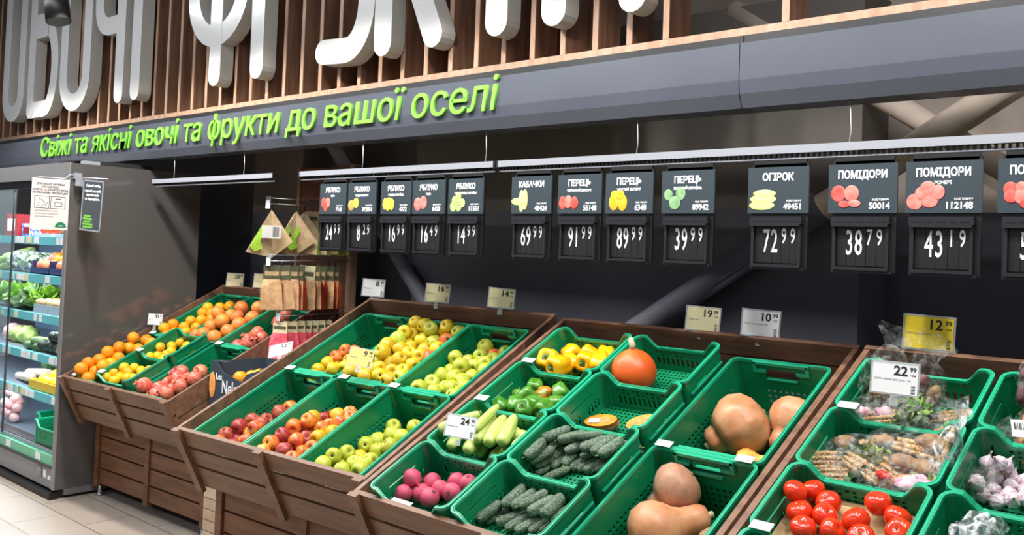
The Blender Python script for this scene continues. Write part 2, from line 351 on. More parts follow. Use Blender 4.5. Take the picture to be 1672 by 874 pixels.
# slatted wooden screen
t = empty('slat_screen', (-8.5, .93, 2.54), None, 'brown wooden slat screen carrying the big white letters', 'wooden screen')
obj('bottom_rail', box((0, 0, 0), (13.5, .16, .042), ID), 'wood_edge', t)
bm = bmesh.new(); bm2 = bmesh.new(); xs = [.556 - .1755 * i for i in range(52)] + [1.063, 1.9, 2.6]
for x in xs:
    bx(bm, (x + 8.5, .004, .042), (x + 8.5 + .028, .16, 1.75)); bx(bm2, (x + 8.5, -.001, .042), (x + 8.5 + .028, .004, 1.75))
obj('slats', bm, 'wood_dark', t); obj('slat_edges', bm2, 'wood_edge', t)
obj('dark_backing', box((0, .175, .02), (8.6, .18, 1.75)), 'wood_dark', t)
# big white letters: round-ended strokes
def stroke(bm, pts, w, d, closed=False, y0=0):
    P = [Vector((p[0], p[1])) for p in pts]; n = len(P); L, R = [], []
    for i in range(n):
        a = P[i - 1] if (i or closed) else P[i]; b = P[(i + 1) % n] if (i < n - 1 or closed) else P[i]
        tn = (b - a).normalized(); nm = Vector((-tn.y, tn.x)); L.append(P[i] + nm * w / 2); R.append(P[i] - nm * w / 2)
    def cap(c, d0, sgn): return [c + Matrix.Rotation(sgn * PI * k / 8, 2) @ d0 for k in range(1, 8)]
    def V(p, y): return bm.verts.new((p.x, y + y0, p.y))
    if closed:
        for y, fl in ((0, 0), (d, 1)):
            pass
        a, b, c, e = [V(p, 0) for p in L], [V(p, 0) for p in R], [V(p, d) for p in L], [V(p, d) for p in R]
        for i in range(n):
            j = (i + 1) % n
            bm.faces.new((a[i], a[j], b[j], b[i])); bm.faces.new((c[i], e[i], e[j], c[j]))
            f = bm.faces.new((a[i], c[i], c[j], a[j])); f.material_index = 1; f = bm.faces.new((b[i], b[j], e[j], e[i])); f.material_index = 1
    else:
        a, b, c, e = [V(p, 0) for p in L], [V(p, 0) for p in R], [V(p, d) for p in L], [V(p, d) for p in R]
        for i in range(n - 1):
            j = i + 1
            bm.faces.new((a[i], a[j], b[j], b[i])); bm.faces.new((c[i], e[i], e[j], c[j]))
            f = bm.faces.new((a[i], c[i], c[j], a[j])); f.material_index = 1; f = bm.faces.new((b[i], b[j], e[j], e[i])); f.material_index = 1
        for k_, sg, p0, p1 in ((n - 1, 1, R, L), (0, 1, L, R)):
            ring = cap(P[k_], p0[k_] - P[k_], sg)
            f0, f1 = ((b, e), (a, c)) if k_ else ((a, c), (b, e))
            A = [f0[0][k_]] + [V(p, 0) for p in ring] + [f1[0][k_]]; C = [f0[1][k_]] + [V(p, d) for p in ring] + [f1[1][k_]]
            bm.faces.new(A); bm.faces.new(C[::-1])
            for i in range(len(A) - 1):
                f = bm.faces.new((A[i], A[i + 1], C[i + 1], C[i])); f.material_index = 1
def arc(cx, cz, rx, rz, a0, a1, n=14): return [(cx + rx * math.cos(math.radians(a0 + (a1 - a0) * i / n)), cz + rz * math.sin(math.radians(a0 + (a1 - a0) * i / n))) for i in range(n + 1)]
def stad(cx, z0, z1, rx, n=14):     # tall round-ended loop
    return arc(cx, z1 - rx, rx, rx, 0, 180, n) + arc(cx, z0 + rx, rx, rx, 180, 360, n)
W_ = .135; ZB = 2.685; ZT = 4.06; zb = ZB + W_ / 2; zt = ZT - W_ / 2
def letter(name_label, strokes):
    bm = bmesh.new()
    for k_, (pts, closed) in enumerate(strokes): stroke(bm, pts, W_ - .0012 * k_, .09, closed, .0015 * k_)
    o = obj('sign_letter', bm, ['white_letter', 'letter_side']); o.location = (0, .832, 0)
    return tag(o, name_label, 'letter', 'big white letters on the slat screen')
letter('first big white round letter О, over the open front of the fridge', [(stad(-5.985, zb, zt, .17), True)])
letter('big white letter В with two bowls, between the two round letters', [([(-5.60, zb), (-5.60, zt)], False), ([(-5.60, zt), (-5.36, zt)] + arc(-5.36, 3.735, .14, .255, 90, -90) + [(-5.6, 3.48)], False), ([(-5.6, 3.41), (-5.3, 3.41)] + arc(-5.3, 3.08, .16, .33, 90, -90) + [(-5.6, zb)], False)])
letter('big white round letter О between the letters В and Ч', [(stad(-4.75, zb, zt, .205), True)])
letter('big white letter Ч with a hooked arm, hung over the fridge side panel', [([(-3.99, zb), (-3.99, zt)], False), ([(-4.36, zt), (-4.36, 3.5)] + arc(-4.19, 3.44, .17, .17, 180, 270, 8) + [(-3.99, 3.27)], False)])
letter('big white straight letter І standing close behind the letter Ч', [([(-3.74, zb), (-3.74, zt)], False)])
letter('big white letter Ф, a stem crossed by a wide bowl', [([(-2.68, zb), (-2.68, zt)], False), (stad(-2.68, 3.0, 3.9, .29), True)])
letter('big white letter Р, its single stem just beyond the letter Ф', [([(-2.21, zb), (-2.21, zt)], False), ([(-2.21, zt), (-1.98, zt)] + arc(-1.98, 3.75, .12, .24, 90, -90) + [(-2.21, 3.51)], False)])
letter('big white letter У with a curved tail', [([(-1.56, zb + .012), (-1.42, zb + .002)] + arc(-1.36, zb + .24, .16, .24, -90, -5, 10) + [(-1.17, 3.2), (-1.12, zt)], False), ([(-1.6, zt), (-1.55, 3.6)] + arc(-1.4, 3.55, .15, .15, 180, 300, 8) + [(-1.15, 3.6)], False)])
letter('big white letter К with its leg kicked out sideways', [([(-1.06, zb), (-1.06, zt)], False), ([(-1.0, 3.42), (-.69, zb)], False), ([(-1.0, 3.42), (-.7, zt)], False)])
letter('big white letter Т, its stem alone between two slats', [([(-.27, zb), (-.27, zt)], False), ([(-.52, zt), (-.02, zt)], False)])
letter('big white letter И, last of the row beside the open end', [([(.065, zb), (.065, zt)], False), ([(.47, zb), (.47, zt)], False), ([(.08, 3.1), (.45, 3.75)], False)])

# ---------------------------------------------------------------- stands
SL = .46323; CS, SN = math.cos(SL), math.sin(SL)
ST = {1: (-3.572, .422, .036, .798), 2: (-1.4666, .0944, .0448, .8079), 3: (0, 0, 0, .808), 4: (1.4002, -.1313, -.0076, .825)}
def stand_matrix(s):
    """the frame of a stand's sloping crate plane: u across, v up the slope, h off it"""
    x, y, a, z = ST[s]; c, n = math.cos(a), math.sin(a)
    U = Vector((c, n, 0)); Wv = Vector((-n * CS, c * CS, SN)); Nn = U.cross(Wv)
    return Matrix(((U.x, Wv.x, Nn.x, x), (U.y, Wv.y, Nn.y, y), (U.z, Wv.z, Nn.z, z), (0, 0, 0, 1)))
SM = {s: stand_matrix(s) for s in ST}
def at(s, u, v, h): return SM[s] @ Vector((u, v, h))
def stand(s, uL, uR, v1, yb, label, v0=-.015):
    x, y, a, z0 = ST[s]
    t = empty('produce_stand', (x, y, 0), (0, 0, a), label, 'stand', 'slatted wooden produce stands')
    T = lambda p: Vector((p.x, p.y * CS - p.z * SN, z0 + p.y * SN + p.z * CS))       # u, v, h -> local
    for q0, q1 in ((uL, uL + .02), (uR - .02, uR)):
        bm = bmesh.new()
        for h0, h1 in ((-.085, .03), (-.18, -.095), (-.285, -.19)): bx(bm, (q0, v0, h0), (q1, v1, h1), T)
        obj('side_wall', bm, 'wood', t, bev=.0025)
    for h0, h1 in ((-.060, .03), (-.165, -.075), (-.29, -.180)):
        obj('front_board', box((uL, v0 - .02, h0), (uR, v0, h1), T), 'wood_front', t, bev=.0025)
    for u in (uL, (uL + uR) / 2 - .025, uR - .05):
        obj('batten', box((u, v0 - .042, -.315), (u + .05, v0 - .02, .036), T), 'wood_front', t, bev=.003)
    bm = bmesh.new()
    for h0, h1 in ((-.05, .034), (-.15, -.06)): bx(bm, (uL, v1, h0), (uR, v1 + .022, h1), T)
    obj('back_rail', bm, 'wood', t, bev=.0025)
    obj('shelf_board', box((uL + .02, v0, -.262), (uR - .02, v1, -.25), T), 'wood', t)
    # base: slatted front, posts, side slats with light painted into one side, metal feet
    zt = z0 - .185
    hgt = (zt - .085) / 5
    for k in range(5):
        obj('base_board', box((uL + .05, yb + .012, .085 + k * hgt), (uR - .05, yb + .03, .085 + (k + 1) * hgt - .011)), 'wood_base', t, bev=.002)
    for u in (uL - .012, (uL + uR) / 2 - .022, uR - .038): obj('post', box((u, yb, .06), (u + .05, yb + .05, zt + .02)), 'wood_base', t, bev=.003)
    zr = z0 + .45 * SN
    for u, m in ((uL + .02, 'wood_base'), (uR - .04, 'wood_lit')):
        bm = bmesh.new()
        for k in range(9): bx(bm, (u, yb + .05, .09 + k * .058), (u + .018, 1.0, .09 + k * .058 + .053))
        obj('side_slats', bm, m, t)
    for u in (uL + .03, uR - .08): obj('back_leg', box((u, 1.0, .06), (u + .05, 1.05, zt + .02 + (1.0 - yb) * .49)), 'wood', t)
    for u in (uL + .035, uR - .035):
        for yy in (yb + .025, 1.025):
            bm = bmesh.new(); tube(bm, [(u, yy, 0), (u, yy, .012), (u, yy, .0121), (u, yy, .065)], [.024, .024, .014, .014], 10); obj('foot', bm, 'zinc', t)
    return t
stand(1, -.04, 1.27, 1.245, .215, 'brown slatted stand of citrus fruit next to the fridge', -.015)
stand(2, -.066, 1.268, 1.29, .215, 'brown slatted stand full of apples, between the carton and the cucumbers', 0)
stand(3, -.086, 1.285, 1.29, .215, 'brown slatted stand with peppers, cucumbers and pumpkins', .002)
stand(4, -.05, 1.4, 1.285, .215, 'brown slatted stand holding tomatoes and garlic', 0)

# ---------------------------------------------------------------- crates
def rloop(W, L, r, step=None, n=6):
    """rounded rectangle loop: list of (u, v, nu, nv)"""
    out = []
    for cx, cy, a0 in ((W / 2 - r, L / 2 - r, 0), (-W / 2 + r, L / 2 - r, 90), (-W / 2 + r, -L / 2 + r, 180), (W / 2 - r, -L / 2 + r, 270)):
        for i in range(n + 1):
            a = math.radians(a0 + 90 * i / n); out.append((cx + r * math.cos(a), cy + r * math.sin(a), math.cos(a), math.sin(a)))
    # subdivide straights
    res = []; N = len(out)
    for i in range(N):
        p, q = out[i], out[(i + 1) % N]; res.append(p); d = math.hypot(q[0] - p[0], q[1] - p[1])
        if step and d > .05:
            m = int(round(d / step)); m -= m % 2; m -= 1 if m % 2 == 0 else 0
            for k in range(1, m): res.append((p[0] + (q[0] - p[0]) * k / m, p[1] + (q[1] - p[1]) * k / m, p[2], p[3]))
    return res
def tub(loop, rows, htop, hole, th=.003):
    """wall shell: loop columns x rows heights; the top row follows htop(u,v); hole(i,j,p,h)->bool"""
    bm = bmesh.new(); n = len(loop); G = []
    for (u, v, nu, nv) in loop:
        hs = [h for h in rows] + [htop(u, v)]
        G.append(([bm.verts.new((u, v, h)) for h in hs], [bm.verts.new((u - nu * th, v - nv * th, h)) for h in hs], hs))
    m = len(rows)
    S = [[not hole(i, j, ((loop[i][0] + loop[(i + 1) % n][0]) / 2, (loop[i][1] + loop[(i + 1) % n][1]) / 2), (G[i][2][j] + G[i][2][j + 1]) / 2) for j in range(m)] for i in range(n)]
    for i in range(n):
        k = (i + 1) % n; A, B = G[i], G[k]
        for j in range(m):
            if not S[i][j]: continue
            bm.faces.new((A[0][j], B[0][j], B[0][j + 1], A[0][j + 1])); bm.faces.new((A[1][j], A[1][j + 1], B[1][j + 1], B[1][j]))
            if j == 0 or not S[i][j - 1]: bm.faces.new((A[0][j], A[1][j], B[1][j], B[0][j]))
            if j == m - 1 or not S[i][j + 1]: bm.faces.new((A[0][j + 1], B[0][j + 1], B[1][j + 1], A[1][j + 1]))
            if not S[i - 1][j]: bm.faces.new((A[0][j], A[0][j + 1], A[1][j + 1], A[1][j]))
            if not S[k][j]: bm.faces.new((B[0][j], B[1][j], B[1][j + 1], B[0][j + 1]))
    return bm
def rim(loop, htop, wd, t, inn=.002):
    bm = bmesh.new(); R = []
    for (u, v, nu, nv) in loop:
        h = htop(u, v); R.append([bm.verts.new((u + nu * o, v + nv * o, h + z)) for o, z in ((-inn - .003, 0), (wd, 0), (wd, -t), (-inn - .003, -t))])
    n = len(R)
    for i in range(n):
        for k in range(4): bm.faces.new((R[i][k], R[(i + 1) % n][k], R[(i + 1) % n][(k + 1) % 4], R[i][(k + 1) % 4]))
    return bm
def grid_floor(W, L, pu, pv, th=.004):
    bm = bmesh.new(); nu, nv = int(W / pu) | 1, int(L / pv) | 1
    xs = [-W / 2 + W * i / nu for i in range(nu + 1)]; ys = [-L / 2 + L * i / nv for i in range(nv + 1)]
    V = [[(bm.verts.new((x, y, th)), bm.verts.new((x, y, 0))) for y in ys] for x in xs]
    solid = lambda i, j: 0 <= i < nu and 0 <= j < nv and not (i % 2 == 1 and j % 2 == 1)
    for i in range(nu):
        for j in range(nv):
            if not solid(i, j): continue
            c = (V[i][j], V[i + 1][j], V[i + 1][j + 1], V[i][j + 1])
            bm.faces.new([q[0] for q in c]); bm.faces.new([q[1] for q in c][::-1])
            for (di, dj, a, b) in ((-1, 0, 3, 0), (1, 0, 1, 2), (0, -1, 0, 1), (0, 1, 2, 3)):
                if not solid(i + di, j + dj): bm.faces.new((c[a][0], c[a][1], c[b][1], c[b][0]))
    return bm
def make_deep():
    H = .235; t = empty('deep_produce_crate', (0, 0, 0))
    lp = rloop(.386, .588, .022, .0115); p = .0115
    rows = [0, .03] + [.03 + p * k for k in range(1, 10)] + [.15, .166, .2]
    def hole(i, j, q, h):
        if 1 <= j <= 9 and j % 2 == 1:
            if abs(abs(q[0]) - .193) < .002 and abs(q[1]) < .25: return (i + (j // 2)) % 2 == 0
            if abs(abs(q[1]) - .294) < .002 and abs(q[0]) < .075 and j < 8: return i % 2 == 0
        return j == 11 + 1 and abs(abs(q[1]) - .294) < .002 and abs(q[0]) < .06
    obj('crate_wall', tub(lp, rows, lambda u, v: H, hole), 'crate_green', t)
    obj('rim', rim(rloop(.386, .588, .022), lambda u, v: H, .006, .011), 'crate_rim_lit', t)
    bm = grid_floor(.384, .586, .009, .009); obj('crate_floor', bm, 'crate_green', t)
    for sg in (-1, 1):          # moulded grip round the hand hole of each end wall
        bm = bmesh.new(); y0, y1 = sorted((sg * .294, sg * .278))
        for x0, x1, h0, h1 in ((-.098, -.06, .19, .203), (.06, .098, .19, .203), (-.06, .06, .160, .166), (-.11, .11, .224, .2345), (-.11, -.098, .19, .2345), (.098, .11, .19, .2345)): bx(bm, (x0, y0, h0), (x1, y1, h1))
        obj('hand_grip', bm, 'crate_rim_lit', t)
    return proto(t)
def make_shallow():
    W, L, H = .384, .287, .155; t = empty('shallow_produce_crate', (0, 0, 0))
    lp = rloop(W, L, .03, .0105)
    def top(u, v):
        if abs(v) > L / 2 - .012:
            k = min(1, max(0, (abs(u) - .105) / .05)); return .108 + (H - .108) * k * k * (3 - 2 * k)
        return H
    rows = [0, .02, .028, .062, .07, .078, .084, .092, .1]
    def hole(i, j, q, h):
        fb = abs(abs(q[1]) - L / 2) < .002; sd = abs(abs(q[0]) - W / 2) < .002
        if fb and abs(q[0]) < .125:
            if j == 2: return i % 2 == 0
            if j in (4, 6): return (i // 1 + (j == 6)) % 3 != 0 and i % 2 == 0
        if sd and abs(q[1]) < .1:
            if j == 2: return i % 2 == 0 and abs(q[1]) > .02
            if j == 7: return abs(q[1]) < .065
        return False
    obj('crate_wall', tub(lp, rows, top, hole), 'crate_green', t)
    obj('rim', rim(rloop(W, L, .03, .012), top, .007, .010), 'crate_rim_lit', t)
    obj('crate_floor', grid_floor(.38, .283, .0095, .0095), 'crate_green', t)
    for sg in (-1, 1):
        bm = bmesh.new(); x0, x1 = sorted((sg * (W / 2 + .006), sg * W / 2))
        bx(bm, (x0, -.11, .045), (x1, .11, .052)); bx(bm, (x0, -.12, .084), (x1, .12, .091))
        for sy in (-1, 1): bx(bm, (sg * .16 - .004, sy * L / 2 - .003, 0), (sg * .16 + .004, sy * L / 2 + .003, .1))
        obj('side_rib', bm, 'crate_rim_lit', t)
    return proto(t)
DEEP = make_deep(); SHAL = make_shallow(); USED = {}
def crate(src, s, u, v, h, label, group, turn=0):
    M = SM[s] @ Matrix.Translation((u, v, h)) @ Matrix.Rotation(turn, 4, 'Z')
    if src.name not in USED: USED[src.name] = 1; o = src
    else: o = dup(src, (0, 0, 0))
    o.location = M.translation; o.rotation_euler = M.to_euler(); tag(o, label, 'crate', group)
    return o
GD, GS = 'deep green crates on the stands', 'shallow green crates on the stands'
HD = -.235
for (s, u, v, h, lb) in (
    (1, .2, .3, HD, 'deep green crate of oranges at the front, against the fridge panel'), (1, .2, .9, HD, 'deep green crate of paler oranges at the back, against the fridge panel'),
    (1, .6, .9, HD, 'deep green crate of grapefruit'), (1, 1.0, .3, HD, 'deep green crate of pomegranates at the front, beside the carton'), (1, 1.0, .9, HD, 'deep green crate with a few pomegranates at the back, beside the hanging bags'),
    (2, .2, .3, HD, 'deep green crate with dark red apples, beside the carton'), (2, .605, .3, HD, 'deep green crate of orange and red apples, front of the middle column'), (2, .985, .3, HD, 'deep green crate of yellow-green apples at the front, beside the beetroot'),
    (2, .2, .9, HD, 'half-empty deep green crate with small yellow apples, behind the dark red ones'), (2, .605, .9, HD, 'deep green crate heaped with yellow apples at the back'), (2, .985, .9, HD, 'deep green crate of green apples at the back, beside the yellow peppers'),
    (3, 1.025, .3, HD, 'deep green crate with butternut squashes wrapped in film, at the front'), (3, 1.025, .9, HD, 'deep green crate with the ribbed squash, at the back')):
    crate(DEEP, s, u, v, h, lb, GD)
HS = .062 - .155
sh = [(1, .6, .148, -.072, 'shallow green crate of small lemons at the front of the citrus stand'), (1, .6, .445, -.072, 'shallow green crate of small lemons next to the grapefruit')]
for c_, u, names in ((0, .195, ('beetroot', 'pale zucchini', 'green peppers', 'yellow peppers')), (1, .603, ('cucumbers at the front', 'cucumbers heaped behind the front ones', 'two pieces of cut pumpkin', 'one whole red pumpkin'))):
    for r_, nm in enumerate(names): sh.append((3, u, .1485 + .297 * r_, HS, 'shallow green crate with ' + nm))
sh += [(4, .197, .1485, HS, 'empty shallow green crate at the very front, before the tomatoes'), (4, .197, .4455, HS, 'shallow green crate of tomatoes on cardboard'), (4, .197, .7425, HS, 'shallow green crate of bagged soup vegetables behind the tomatoes'), (4, .197, 1.0395, HS, 'shallow green crate of bagged soup vegetables under the 22.99 tag'),
       (4, .61, .4455, HS, 'shallow green crate with a clump of clear film, before the garlic'), (4, .61, .7425, HS, 'shallow green crate of garlic'), (4, .61, 1.0395, HS, 'shallow green crate with bagged roots, behind the garlic')]
for q in sh: crate(SHAL, q[0], q[1], q[2], q[3], q[4], GS)
for q in sh:                # each shallow crate stands on another one
    crate(SHAL, q[0], q[1], q[2], q[3] - .156, q[4].replace('shallow green crate', 'lower crate under the one').replace('empty ', ''), 'lower green crates under the shallow ones')

